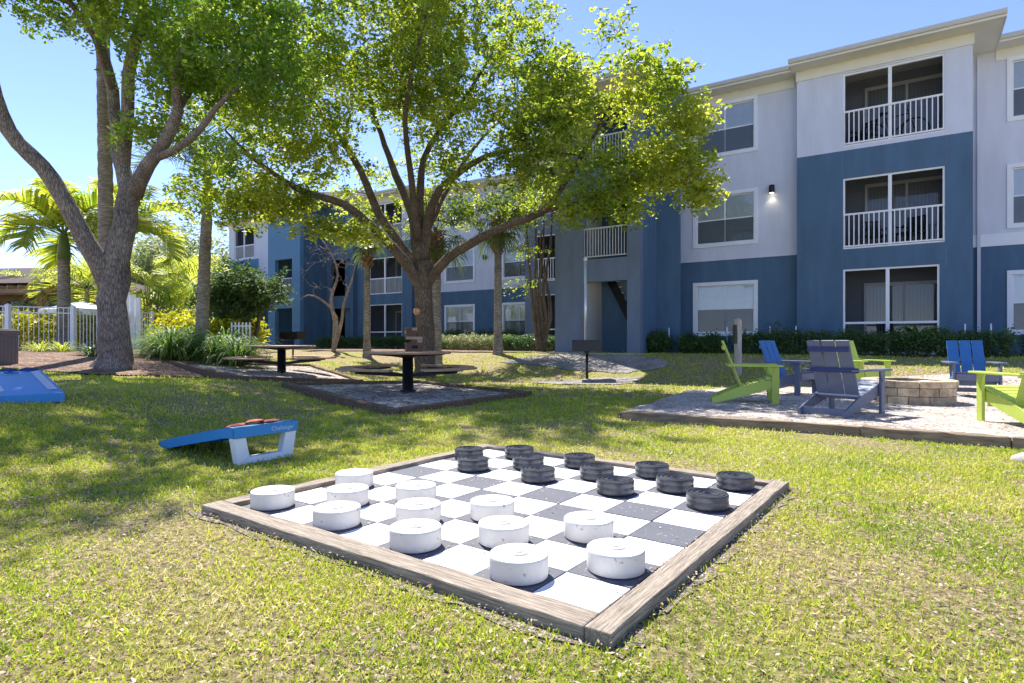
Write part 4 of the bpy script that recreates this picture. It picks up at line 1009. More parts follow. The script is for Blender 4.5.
# ------------------------------------------------------------------ vegetation generators
def catmull(P, r, step=.35):
    P = [Vector(p) for p in P]; out = []; rr = []
    for i in range(len(P)-1):
        p0 = P[max(i-1, 0)]; p1 = P[i]; p2 = P[i+1]; p3 = P[min(i+2, len(P)-1)]
        n = max(2, int((p2-p1).length/step))
        for k in range(n):
            t = k/n; out.append(.5*((2*p1)+(p2-p0)*t+(2*p0-5*p1+4*p2-p3)*t*t+(3*p1-p0-3*p2+p3)*t*t*t)); rr.append(r[i]+(r[i+1]-r[i])*t)
    out.append(P[-1]); rr.append(r[-1]); return out, rr
def leaves(name, C, per, rad, size, m, parent=None, flat=.7, asp=.55, up=.6, jit=.5, sprig=False):
    """C (k,3) clump centres; per leaves in each, gaussian radius rad; diamond shaped leaves"""
    C = np.asarray(C); k = len(C); n = k*per
    if sprig:
        dr = RNG.normal(0, 1, (k, 3)); dr[:, 2] = np.abs(dr[:, 2])*.6+.1; dr += (C-C.mean(0))*.10; dr /= np.linalg.norm(dr, axis=1)[:, None]
        tt_ = RNG.uniform(-1, 1, (n, 1))*rad*2.4
        P = np.repeat(C, per, 0)+np.repeat(dr, per, 0)*tt_+np.clip(RNG.normal(0, 1, (n, 3)), -1.9, 1.9)*rad*.42*(1.25-.5*np.abs(tt_)/(rad*2.4))
    else: P = np.repeat(C, per, 0)+RNG.normal(0, 1, (n, 3))*np.array([rad, rad, rad*flat])
    a = RNG.normal(0, 1, (n, 3)); a[:, 2] *= .6; a /= np.linalg.norm(a, axis=1)[:, None]
    nn = RNG.normal(0, 1, (n, 3)); nn[:, 2] += up*1.6; b = np.cross(nn, a); b /= np.linalg.norm(b, axis=1)[:, None]+1e-9
    s = size*(1+RNG.uniform(-jit, jit, n))[:, None]
    V = np.stack([P-a*s, P+b*s*asp-a*s*.1, P+a*s, P-b*s*asp-a*s*.1], 1).reshape(-1, 3)
    rc = np.repeat(RNG.random(k), per)*.6+RNG.random(n)*.4
    return npmesh(name, V, np.arange(n*4).reshape(-1, 4), m, parent, rnd=rc)
def tree(name, base, limbs, blobs, label, nclump, per, lsize, lm, bm, group=None, crad=.30, cat='tree', twig_r=.035, up=.6, nb=10, wander=.16, seed=1, gap=-.9):
    """limbs: [(points, radii)]; blobs: [(centre, (rx,ry,rz), weight)]"""
    rs = random.Random(seed); rg = np.random.default_rng(seed)
    base = Vector(base); t = empty(name, base, 0, label, cat, group)
    mb = MB(base); nodes = []; nr = []
    for pts, rad in limbs:
        p, r = catmull(pts, rad)
        for i in range(1, len(p)-1):
            p[i] = p[i]+Vector((rs.gauss(0, r[i]*.10), rs.gauss(0, r[i]*.10), 0))
        mb.tube(p, r, 14 if rad[0] > .12 else 9, jit=.05)
        for q, rq in zip(p, r):
            if rq < .20: nodes.append(q); nr.append(rq)
    w_ = np.array([b[2] for b in blobs], float); w_ /= w_.sum(); C = []
    while len(C) < nclump:
        b = blobs[rg.choice(len(blobs), p=w_)]; v = rg.normal(0, 1, 3); v /= np.linalg.norm(v)
        rr = rg.random()**(1/2.2)*(1+rg.normal(0, .06)); q = np.array(b[0])+v*rr*np.array(b[1])
        h = math.sin(q[0]*2.1+1.3*seed)+math.sin(q[1]*2.2+q[2]*1.1)+math.sin(q[2]*2.9+q[0]*.8)
        if h < gap and rg.random() < .9: continue
        C.append(q)
    C = np.array(C); A = np.array([list(n) for n in nodes]); RR = np.array(nr)
    d0 = np.array([np.linalg.norm(A-c, axis=1).min() for c in C]); order = np.argsort(d0)
    for ix in order:
        c = C[ix]; dist = np.linalg.norm(A-c, axis=1)+.25*np.maximum(0, A[:, 2]-c[2]); j = int(dist.argmin()); L = float(np.linalg.norm(A[j]-c))
        if L < .15: continue
        a = Vector(A[j]); b = Vector(c); n = max(2, int(L/.45)+1); pts = [a]; r0 = min(twig_r*(.35+.3*L), RR[j]*.8); r0 = max(r0, .007)
        mid = Vector((rs.gauss(0, wander), rs.gauss(0, wander), rs.gauss(.05, wander)))*L
        for k in range(1, n+1):
            f = k/n; pts.append(a.lerp(b, f)+mid*(4*f*(1-f))*.5)
        rad = [max(.005, r0*(1-.75*k/n)) for k in range(n+1)]
        mb.tube(pts, rad, 5 if r0 < .03 else 6, cap=False)
        A = np.vstack([A, [list(p) for p in pts[1:]]]); RR = np.append(RR, rad[1:])
    mb.build('trunk', bm, t)
    if per:
        o = leaves('crown', C-np.array(base), per, crad, lsize, lm, t, up=up, sprig=True)
    return t
def pxl(*P): return [at(*p) for p in P]

def frond(pts, L, n, lw, droop, mb_v, mb_f, twist=0, vee=.35, lmax=.55, base_gap=.15):
    """pinnate frond: leaflets along a rachis (list of Vectors)"""
    m = len(pts)
    for s_ in (-1, 1):
        for i in range(n):
            f = base_gap+(1-base_gap)*i/n; q = f*(m-1); a = int(q); fr = q-a; a = min(a, m-2)
            p = pts[a].lerp(pts[a+1], fr); tdir = (pts[a+1]-pts[a]).normalized(); sd = tdir.cross(Vector((0, 0, 1)))
            if sd.length < 1e-3: sd = Vector((1, 0, 0))
            sd.normalize(); upv = sd.cross(tdir).normalized()
            ll = lmax*L*math.sin(math.pi*min(.98, .12+.86*f))**.6*random.uniform(.85, 1.1)
            d1 = (sd*s_*.85+tdir*(.45+.3*f)+upv*random.uniform(vee-.3, vee+.25)).normalized()
            e = p+d1*ll*.55; tip = p+d1*ll*.9+Vector((0, 0, -droop*ll*random.uniform(.5, 1.2)))
            wv = tdir*lw
            b = len(mb_v); mb_v += [p-wv*.5, p+wv*.5, e+wv*.5, e-wv*.5, tip]
            mb_f += [(b, b+1, b+2, b+3), (b+3, b+2, b+4, b+4)]
def palm(name, base, height, tr, label, crown_len=2.2, nf=15, lean=(0, 0), m_leaf=None, shaft=True, boots=False, group='palm trees', fan=False, droop=.45, rise=(.2, 1.3), lw=.035, nl=34, seed=3, shaft_len=.9):
    random.seed(seed); base = Vector(base); t = empty(name, base, 0, label, 'palm tree', group); m_leaf = m_leaf or M['palm']
    top = Vector((lean[0], lean[1], height)); n = 14
    mb = MB(); pts = [Vector((lean[0]*(k/n)**1.6, lean[1]*(k/n)**1.6, height*k/n-(.1 if k == 0 else 0))) for k in range(n+1)]
    rad = [tr*(1.35 if k == 0 else 1.12 if k == 1 else 1-.25*k/n) for k in range(n+1)]
    p, r = catmull(pts, rad, .12); r = [q*(1+.05*math.sin(i*2.1)) for i, q in enumerate(r)]; mb.tube(p, r, 14, jit=.02); mb.build('trunk', M['palmbark'], t)
    hub = top.copy()
    if boots:
        mb = MB()
        for k in range(60):
            a = k*2.4; z = height-1.1+1.15*k/60; rr = tr*1.15; c = Vector((lean[0]+rr*math.cos(a), lean[1]+rr*math.sin(a), z))
            mb.beam(c-Vector((math.cos(a), math.sin(a), 0))*.05, c+Vector((math.cos(a)*.10, math.sin(a)*.10, .20)), .09, .03)
        mb.build('frond_boots', M['palmboot'], t)
    if shaft:
        mb = MB(); mb.tube([top-Vector((0, 0, .05)), top+Vector((0, 0, shaft_len*.4)), top+Vector((0, 0, shaft_len))], [tr*.85, tr*.8, tr*.35], 12); mb.build('crownshaft', M['shaft'], t); hub = top+Vector((0, 0, shaft_len*.9))
    V = []; Fc = []; rb = MB()
    for k in range(nf):
        a = k*2.399+random.uniform(-.2, .2); el = rise[0]+(rise[1]-rise[0])*((k+.5)/nf)+random.uniform(-.1, .1); L = crown_len*random.uniform(.85, 1.1)
        h = Vector((math.cos(a), math.sin(a), 0)); pts = []
        for q in range(9):
            f = q/8; ang = el-f*f*(1.35+.5*(1-el)); 
            pts.append(hub if q == 0 else pts[-1]+(h*math.cos(ang)+Vector((0, 0, math.sin(ang))))*L/8)
        if not fan:
            rb.tube(pts, [.028*(1-.85*q/8) for q in range(9)], 5); frond(pts, L, nl, lw, droop, V, Fc)
        else:
            st_ = pts[:5]; rb.tube(st_, .014, 5); c = st_[-1]; dr = (st_[-1]-st_[-2]).normalized(); sd = dr.cross(Vector((0, 0, 1))).normalized(); up_ = sd.cross(dr)
            for q in range(26):
                an = -1.9+3.8*q/25; d1 = (dr*math.cos(an)+sd*math.sin(an)+up_*random.uniform(-.15, .15)).normalized(); ll = L*.52*random.uniform(.85, 1.05)*(1-.12*abs(an))
                e = c+d1*ll*.6; tip = c+d1*ll*.95+Vector((0, 0, -.35*ll)); wv = d1.cross(up_)*.022
                b = len(V); V += [c-wv*.3, c+wv*.3, e+wv, e-wv, tip]; Fc += [(b, b+1, b+2, b+3), (b+3, b+2, b+4, b+4)]
    rb.build('frond_stems', M['shaft'], t)
    nf_ = len(Fc); rn = np.repeat(RNG.random(nf_//2), 2)
    Q = np.array([list(v) for v in V]); me_f = [f if f[2] != f[3] else (f[0], f[1], f[2]) for f in Fc]
    me = bpy.data.meshes.new('crown'); me.from_pydata(Q.tolist(), [], me_f); me.materials.append(m_leaf)
    at_ = me.attributes.new('rnd', 'FLOAT', 'FACE'); at_.data.foreach_set('value', rn.astype(np.float32))
    o = bpy.data.objects.new('crown', me); COL.objects.link(o); o.parent = t
    return t
def strap_clump(name, p, n, L, label, m_=None, group=None, wid=.035, spread=1.0, cat='plant', yellow=0):
    V = []; Fc = []; t = None
    for k in range(n):
        a = random.uniform(0, 6.283); el = random.uniform(.55, 1.45); l = L*random.uniform(.6, 1.1); h = Vector((math.cos(a), math.sin(a), 0)); q = h*random.uniform(0, .12*spread)
        sd = Vector((-h.y, h.x, 0)); b = len(V); m = 6
        for i in range(m+1):
            f = i/m; ang = el-f*f*2.0*random.uniform(.8, 1.0)
            if i: q = q+(h*math.cos(ang)*spread+Vector((0, 0, math.sin(ang))))*l/m
            q.z = max(q.z, .01); wv = sd*wid*(.6+.8*f)*(1-f**2.5)*.5+Vector((0, 0, .0)); V += [tuple(q-wv), tuple(q+wv)]
        Fc += [(b+2*i, b+2*i+1, b+2*i+3, b+2*i+2) for i in range(m)]
    rn = np.repeat(RNG.random(n), 6)
    o = npmesh(name, V, Fc, m_ or M['strap'], None, rnd=rn); o.location = p; tag(o, label, cat, group); return o
def bush(name, p, r, label, m_, n=60, per=40, ls=.035, group=None, cat='shrub', crad=.10, stems=8, sq=False):
    """r=(rx,ry,rz): shrub of leaf clumps on stems, base at p"""
    p = Vector(p); t = empty(name, p, 0, label, cat, group); C = []
    for k in range(n):
        v = RNG.normal(0, 1, 3); v /= np.linalg.norm(v); rr = RNG.uniform(.55, 1.0)
        if sq: v = np.sign(v)*np.abs(v)**.5; v /= max(np.abs(v))
        C.append([v[0]*r[0]*rr, v[1]*r[1]*rr, max(.05, r[2]+v[2]*r[2]*rr*.95)])
    C = np.array(C); leaves('foliage', C, per, crad, ls, m_, t, flat=.9)
    mb = MB()
    for c in C[::max(1, n//(stems*2))]: mb.tube([(c[0]*.15, c[1]*.15, -.05), (c[0]*.5, c[1]*.5, c[2]*.55), tuple(c)], [.014, .010, .004], 5)
    mb.build('stems', M['bark2'], t); return t
def hedge(name, a, b, w_, h, label, m_, ls=.028, dens=3600, group='clipped hedges along the building', zoff=0):
    """clipped hedge along a line; leaf clumps over a box of twigs"""
    a = Vector((*a, 0)); b = Vector((*b, 0)); L = (b-a).length; d_ = (b-a).normalized(); nrm = Vector((-d_.y, d_.x, 0)); mid = (a+b)/2; z0 = g(mid.x, mid.y)+zoff
    t = empty(name, (mid.x, mid.y, z0), math.atan2(d_.y, d_.x), label, 'hedge', group)
    n = int(L*dens/12); X = RNG.uniform(-L/2, L/2, n); th = RNG.uniform(-.15, math.pi+.15, n)
    yy = np.cos(th); zz = np.sin(th); yy = np.sign(yy)*np.abs(yy)**.4*w_/2; zz = np.sign(zz)*np.abs(zz)**.45*h
    bumps = 1+.06*np.sin(X*3.1+.5)+.05*np.sin(X*7.3)+RNG.normal(0, .03, n)
    dn = RNG.uniform(.7, 1.02, n)
    low = RNG.random(n) < .35; zz = np.where(low, RNG.uniform(.05, h*.9, n), zz*bumps*dn); yy = np.where(low, np.sign(yy)*w_/2*RNG.uniform(.7, 1, n), yy*dn)
    # ground under the hedge follows the slope
    wx = mid.x+d_.x*X; wy = mid.y+d_.y*X; gz = gnd(wx, wy)-z0+zoff
    leaves('foliage', np.c_[X, yy, np.maximum(zz, .04)+gz], 14, .06, ls, m_, t, flat=.8, up=.5)
    mb = MB(); m = int(L/.35)
    for k in range(m):
        x = -L/2+L*(k+.5)/m; gz_ = g(mid.x+d_.x*x, mid.y+d_.y*x)-z0
        for q in range(5): mb.tube([(x, 0, gz_-.05), (x+random.uniform(-.2, .2), random.uniform(-.3, .3)*w_, gz_+h*.5), (x+random.uniform(-.3, .3), random.uniform(-.48, .48)*w_, gz_+h*.92)], [.012, .010, .004], 5)
    mb.build('stems', M['bark2'], t); return t
M['shaft'] = mat('green_palm_stem', (.10, .16, .04), .5, .2, 3, .1, 30)

# ------------------------------------------------------------------ the big centre tree
random.seed(21)
Yc = 17.2; b0 = at(425, 352, Yc); b0.z = g(b0.x, b0.y)
limbs = [
 ([b0-Vector((0, 0, .2)), b0+Vector((0, 0, .25)), at(424, 315, Yc), at(424, 280, Yc), at(423, 262, Yc)], [0.434, 0.301, 0.252, 0.259, 0.28]),
 ([at(426, 285, Yc), at(448, 258, 16.6), at(480, 238, 15.8), at(515, 222, 15), at(541, 213, 14.2), at(560, 190, 13.6), at(585, 150, 13.2), at(610, 110, 13)], [0.154, 0.133, 0.112, 0.098, 0.084, 0.063, 0.0492, 0.0246]),
 ([at(424, 292, Yc), at(405, 262, 16.8), at(380, 235, 16.3), at(345, 205, 15.8), at(300, 190, 15.2), at(255, 160, 14.8), at(225, 130, 14.5)], [0.168, 0.147, 0.126, 0.105, 0.077, 0.049, 0.0246]),
 ([at(418, 270, Yc), at(400, 245, 17.2), at(380, 215, 17.4), at(355, 160, 17.6), at(322, 115, 17.8), at(300, 80, 18), at(285, 50, 18)], [0.168, 0.14, 0.119, 0.098, 0.077, 0.056, 0.0328]),
 ([at(420, 262, Yc), at(412, 215, 17.5), at(400, 185, 18), at(385, 145, 18.4), at(370, 100, 18.6), at(365, 50, 18.6)], [0.175, 0.14, 0.119, 0.084, 0.056, 0.0328]),
 ([at(424, 262, Yc), at(428, 220, 17), at(440, 190, 16.6), at(470, 165, 16), at(500, 152, 15.4), at(530, 150, 15), at(575, 155, 14.4)], [0.168, 0.133, 0.105, 0.084, 0.063, 0.0492, 0.0246]),
 ([at(421, 262, Yc), at(420, 200, 17.2), at(424, 160, 17.3), at(440, 130, 17.2), at(470, 90, 17), at(500, 40, 16.6)], [0.154, 0.112, 0.091, 0.07, 0.049, 0.0246]),
 ([at(419, 240, 17.1), at(410, 170, 16.2), at(405, 120, 15.4), at(415, 60, 14.8), at(430, 0, 14.4)], [0.112, 0.084, 0.063, 0.0492, 0.0246]),
 ([at(541, 213, 14.2), at(585, 200, 13.4), at(630, 180, 12.9), at(665, 170, 12.6), at(695, 160, 12.4)], [0.049, 0.041, 0.0328, 0.0205, 0.00984]),
 ([at(430, 225, 17), at(455, 175, 18.2), at(490, 130, 19), at(540, 90, 19.4)], [0.084, 0.063, 0.0492, 0.0246]),
]
def B(px, py, Y, rx, ry, rz, w_): return (tuple(at(px, py, Y)), (rx, ry, rz), w_)
blobs = [B(250, 110, 15.2, 2.2, 2.4, 2.0, 1.05), B(245, 200, 15, 1.7, 1.7, .7, .7), B(330, 60, 16.5, 2.6, 3, 1.9, 1.3), B(300, 160, 16.2, 2.3, 2.3, 1.3, .75), B(420, 30, 16.5, 3.0, 3.2, 2.2, 2.0), B(400, 100, 16.5, 2.3, 3.2, 1.1, .9),
         B(482, 60, 16, 2.1, 3, 2.5, 1.6), B(500, 150, 15.2, 2.0, 2.2, 1.1, .9), B(575, 130, 13.4, 1.5, 2.1, 1.6, .70), B(622, 110, 12.8, 1.05, 1.7, 1.15, .42), B(650, 165, 12.6, 1.1, 1.2, .65, .45), B(600, 205, 13, 1.1, 1.3, .5, .2), B(560, 95, 14.2, .9, 1.3, 1.0, .4),
         B(700, 190, 12.4, .35, .5, .35, .07), B(690, 120, 12.5, .42, .5, .55, .10), B(350, -70, 17, 3.2, 3, 1.8, .8), B(470, 205, 20, 2.4, 1.4, .8, .40), B(375, 215, 19.8, 2.0, 1.4, .9, .35), B(420, 170, 20.5, 2.4, 1.2, .8, .3), B(345, 232, 15.4, 1.3, 1.0, .30, .12), B(400, -60, 15.5, 2.8, 3, 1.8, .8),
         B(612, 35, 13.2, .4, .6, .6, .1), B(665, 75, 12.8, .45, .6, .5, .12)]
tree('shade_tree', b0, limbs, blobs, 'large spreading shade tree in the middle, its many limbs fanning over the tables', 3350, 36, .053, M['leaf_lit'], M['bark2'], crad=.165, seed=5, gap=-.35)

# ------------------------------------------------------------------ the big left tree
Yl = 12.6; b1 = at(112, 362, Yl); b1.z = g(b1.x, b1.y)
limbs = [
 ([b1-Vector((0, 0, .15)), b1+Vector((0, 0, .22)), at(113, 320, Yl), at(115, 280, Yl), at(121, 240, Yl), at(129, 205, Yl), at(134, 185, Yl)], [0.504, 0.328, 0.277, 0.269, 0.235, 0.218, 0.21]),
 ([at(112, 292, Yl), at(98, 262, 12.4), at(78, 225, 12.1), at(52, 180, 11.8), at(30, 155, 11.6), at(8, 130, 11.4), at(-4, 95, 11.2), at(-10, 60, 11), at(-25, 10, 10.8), at(-40, -60, 10.6)], [0.202, 0.193, 0.168, 0.151, 0.143, 0.134, 0.109, 0.0924, 0.0672, 0.048]),
 ([at(131, 205, Yl), at(124, 170, 12.7), at(117, 135, 12.9), at(112, 90, 13), at(103, 50, 13.2), at(97, 20, 13.3), at(88, -30, 13.4), at(70, -90, 13.5)], [0.185, 0.151, 0.13, 0.118, 0.101, 0.084, 0.0672, 0.0384]),
 ([at(124, 165, 12.7), at(128, 110, 12.5), at(127, 75, 12.3), at(136, 40, 12.1), at(143, 20, 12), at(140, -30, 11.8), at(150, -90, 11.5)], [0.118, 0.126, 0.118, 0.105, 0.0924, 0.0756, 0.048]),
 ([at(134, 195, Yl), at(146, 165, 12.3), at(165, 140, 12), at(178, 110, 11.8), at(176, 80, 11.6), at(180, 55, 11.4), at(200, 10, 11.2)], [0.176, 0.134, 0.118, 0.101, 0.0756, 0.0588, 0.0384]),
 ([at(150, 160, 12.3), at(175, 150, 11.9), at(200, 130, 11.5), at(214, 110, 11.3), at(240, 85, 11)], [0.084, 0.0756, 0.063, 0.0528, 0.024]),
 ([at(178, 110, 11.8), at(195, 85, 12.4), at(225, 60, 12.8), at(260, 40, 13)], [0.0672, 0.0576, 0.0384, 0.0192]),
 ([at(112, 90, 13), at(95, 40, 12), at(60, -10, 11), at(20, -40, 10.4)], [0.0672, 0.0588, 0.048, 0.0288]),
]
blobs = [B(210, 30, 12, 1.9, 2.6, 1.4, 1.5), B(180, 85, 11.8, .9, 1.3, .7, .45), B(250, 75, 11.5, 1.1, 1.6, .9, .45), B(160, 10, 12.5, 1.5, 2.2, .9, .7), B(35, -22, 11, 1.3, 2.0, .72, .6), B(110, -50, 12, 3, 3, 1.4, 1.4), B(-90, -110, 10.5, 2.2, 2.4, 1.4, 1.0),
         B(280, 30, 12, 1.4, 2, 1.5, .45), B(150, 135, 12.3, .7, .8, .35, .10), B(215, 155, 11.4, .8, .9, .4, .12), B(200, -80, 12, 3, 3, 1.3, .9), B(-150, -60, 10, 2, 2.2, 1.2, .7), B(-30, -150, 10.2, 3.4, 2.2, .9, 1.2), B(120, -190, 11, 2.8, 2.0, .8, .7)]
tree('shade_tree', b1, limbs, blobs, 'big grey barked tree at the left, forking low with one limb leaning out of frame', 2300, 36, .047, M['leaf_lit2'], M['bark'], crad=.15, seed=9, gap=-.35)

# bare pale tree by the second stair tower
q = at(333, 342, 25.5); q.z = g(q.x, q.y); tt = 25.5
limbs = [([q-Vector((0, 0, .1)), at(335, 320, tt), at(331, 300, tt), at(338, 275, tt), at(332, 255, tt), at(322, 240, tt)], [.10, .085, .07, .05, .035, .015]),
         ([q-Vector((0, 0, .1)), at(341, 325, tt), at(345, 300, 25.2), at(352, 280, 25), at(356, 262, 24.8)], [.09, .07, .055, .035, .015]),
         ([q-Vector((0, 0, .1)), at(337, 318, 25.2), at(322, 300, 24.8), at(308, 295, 24.5), at(300, 300, 24.3)], [.08, .06, .04, .025, .01])]
tree('bare_tree', q, limbs, [B(328, 268, 25.2, 1.1, 1.2, 1.1, 1), B(335, 252, 25.2, 1.2, 1.2, .5, .6)], 'leafless pale branched small tree against the dark blue wall', 190, 0, .05, M['viburnum'], M['deadwood'], twig_r=.034, wander=.35, seed=2)
# multi stem crape myrtle beside the centre tower
limbs = []; q = at(541, 347, 21.6); q.z = g(q.x, q.y)
for k, (px, top) in enumerate([(528, 200), (536, 180), (543, 190), (550, 185), (539, 225)]):
    limbs.append(([q+Vector((random.uniform(-.1, .1), random.uniform(-.1, .1), -.1)), at(534+k*4, 318, 21.6), at(531+k*4, 285, 21.5), at(px, 250, 21.4), at(px-3+k*2, top, 21.2)], [.085, .07, .055, .04, .015]))
tree('crape_myrtle', q, limbs, [B(522, 215, 20.6, 1.0, 1.0, .5, 1), B(540, 190, 21, 1.0, 1.0, .6, .8), B(520, 250, 20.8, .8, .8, .35, .35), B(515, 285, 20.8, .6, .6, .5, .15)], 'slender multi stemmed tree with sparse yellow leaves in front of the screened balconies', 170, 20, .045, M['leaf_lit'], M['bark2'], crad=.16, twig_r=.02, seed=4)

# palms
def pb(px, py, Y): p = at(px, py, Y); p.z = g(p.x, p.y)-.02; return p
def pht(px, Y, py): return CH+(CY-py)/F*Y
p = pb(107, 345, 15.5); palm('royal_palm', p, 10.4, .19, 'tall smooth grey palm trunk rising directly behind the left shade tree', lean=(-.15, 0), crown_len=3, nf=12, seed=2)
p = pb(64, 342, 20); palm('feather_palm', p, pht(64, 20, 258)-p.z, .22, 'feather palm with arching yellow green fronds left of the big grey tree', crown_len=2.3, nf=12, nl=64, lw=.06, shaft=True, shaft_len=.9, rise=(-.1, 1.35), droop=.3, seed=5)
p = pb(124, 342, 24); palm('feather_palm', p, pht(124, 24, 250)-p.z, .22, 'feather palm showing to the right of the big grey trunk', crown_len=2.5, nf=12, nl=64, lw=.07, rise=(-.1, 1.35), droop=.3, seed=8)
p = pb(202, 343, 18.5); palm('feather_palm', p, pht(206, 18.5, 200)-p.z, .20, 'single palm with ringed trunk and thin dark fronds between the two shade trees', lean=(.18, 0), crown_len=2.2, nf=11, nl=34, m_leaf=M['palm_d'], seed=6)
p = pb(498, 345, 20.8); palm('cabbage_palm', p, pht(498, 20.8, 222)-p.z, .15, 'short cabbage palm with rough brown boots in front of the pale wall', crown_len=1.5, nf=20, boots=True, shaft=False, fan=True, m_leaf=M['palm_d'], rise=(-.7, 1.3), seed=7)
p = pb(367, 343, 23); palm('cabbage_palm', p, pht(369, 23, 240)-p.z, .14, 'cabbage palm with smooth trunk in front of the blue balcony bay', crown_len=1.2, nf=12, boots=True, shaft=False, fan=True, m_leaf=M['palm_d'], rise=(-.7, 1.3), seed=9)
p = pb(436, 345, 19.5); palm('cabbage_palm', p, pht(436, 19.5, 235)-p.z, .19, 'cabbage palm mostly hidden behind the central tree trunk', crown_len=1.6, nf=18, boots=True, shaft=False, fan=True, m_leaf=M['palm_d'], rise=(-.7, 1.3), seed=11)
random.seed(5)
for k, (px, Y, h, L, lb) in enumerate([(87, 27, 330-20, 2.6, 'small yellow green palm behind the fence, left of the grey trunk'), (38, 30, 300, 2.0, 'small palm beyond the fence in front of the pergola'), (172, 24, 310, 2.6, 'low bushy palm behind the white fence end'), (190, 30, 280, 2.2, 'small bright palm top beside the ringed palm trunk')]):
    p = pb(px, 345, Y); top = [CH+(CY-v)/F*Y for v in (288, 300, 315, 282)][k]
    palm('garden_palm', p, max(.5, top-p.z), .13, lb, crown_len=L, nf=14, nl=32, lw=.045, shaft=False, rise=(-.2, 1.3), seed=20+k)

# far trees
for k, (px, py, Y, rx, rz, lb) in enumerate([(150, 268, 46, 3.2, 2.9, 'loose grey green tree beyond the fence, left part'), (182, 262, 52, 4.2, 3.8, 'loose pale green tree beyond the fence, right part'), (232, 268, 55, 4.5, 3.5, 'pale tree behind the far left end of the building'), (118, 285, 58, 4, 2.6, 'distant low tree behind the grey trunk'), (215, 300, 40, 3, 2.2, 'dark round tree beside the ringed palm')]):
    c = at(px, py, Y); bz = g(c.x, c.y); q = Vector((c.x, c.y, bz)); th = c.z-bz
    limbs = [([q-Vector((0, 0, .2)), q+Vector((.2, 0, th*.4)), Vector(c)], [.22, .17, .08])]+[([q+Vector((.2, 0, th*.35)), Vector(c)+Vector((a*rx*.5, 0, rz*.2))], [.1, .04]) for a in (-1, 1)]
    tree('background_tree', q, limbs, [(tuple(c), (rx, rx, rz), 1), (tuple(c-Vector((0, 0, rz*.6))), (rx*.9, rx*.9, rz*.6), .5)], lb, 170, 60, .13, M['farleaf'] if k < 4 else M['viburnum'], M['bark2'], group='trees beyond the fence', crad=.55, twig_r=.05, seed=30+k)

# dark broad shrub tree by the far left block
q = at(252, 344, 20.5); q.z = g(q.x, q.y)
limbs = [([q-Vector((0, 0, .1)), at(250, 325, 20.5), at(240, 300, 20.5), at(232, 285, 20.4)], [.10, .08, .06, .03]), ([q-Vector((0, 0, .1)), at(258, 322, 20.5), at(262, 300, 20.3), at(265, 285, 20.2)], [.09, .07, .05, .02])]
tree('broadleaf_shrub', q, limbs, [B(236, 290, 20.4, 1.15, 1.1, .75, 1), B(262, 292, 20.2, .75, .9, .65, .7), B(215, 300, 20.6, .6, .8, .6, .4), B(238, 312, 20.2, .9, .9, .4, .35)], 'dark glossy broadleaf shrub tree against the far left block', 260, 60, .055, M['viburnum'], M['bark2'], crad=.20, cat='shrub', seed=12)

# left garden: strap clumps and crotons
random.seed(9)
sc = [(163, 352, 17.0, .8, 'leftmost strap leaved clump, beside the fence end'), (170, 354, 16.2, 1.1, 'large strap leaved clump left of the ringed palm'), (188, 352, 16.8, .9, 'strap leaved clump touching the left side of the ringed palm'), (214, 353, 16.4, 1.0, 'strap leaved clump right of the ringed palm'), (236, 354, 16.0, 1.05, 'rightmost strap leaved clump, near the farther table'), (226, 348, 18.0, 1.1, 'taller strap leaved clump behind the others right of the palm'), (176, 346, 18.6, 1.1, 'taller strap leaved clump behind the others left of the palm')]
for px, py, Y, L, lb in sc:
    p = at(px, py, Y); p.z = g(p.x, p.y); strap_clump('strap_leaf_plant', p, 240, L*1.45, lb, group='strap leaved clumps on the left bed', wid=.045)
cr = [(178, 322, 20.5, .7, 1.0), (185, 325, 20, .8, .8), (225, 320, 19.5, .75, .9), (243, 312, 21, .7, 1.1), (208, 322, 21, .6, .8), (160, 322, 23.5, .8, 1.1)]
lbs = ['left of centre behind the strap leaves', 'just left of the ringed palm', 'right of the ringed palm', 'tallest, in front of the dark shrub tree', 'behind the ringed palm', 'leftmost, beside the fence end']
for (px, py, Y, r_, h), lb in zip(cr, lbs):
    p = at(px, py, Y); p.z = g(p.x, p.y); bush('croton', p, (r_, r_, h/1.6), 'yellow leaved croton bush '+lb, M['croton'], n=90, per=30, ls=.075, crad=.16, group='yellow crotons on the left bed')
# dry little plants at the fence foot
for px, py, Y, lb in [(40, 352, 15.5, 'dry tan ornamental grass tuft at the fence foot'), (62, 350, 16, 'small dry grass tuft between the fence posts'), (92, 351, 15, 'low dark green plant by the grey trunk')]:
    p = at(px, py, Y); p.z = g(p.x, p.y); strap_clump('grass_tuft', p, 120, .55, lb, M['hedge'] if px == 92 else M['grass'], group='tufts at the fence foot', wid=.02)

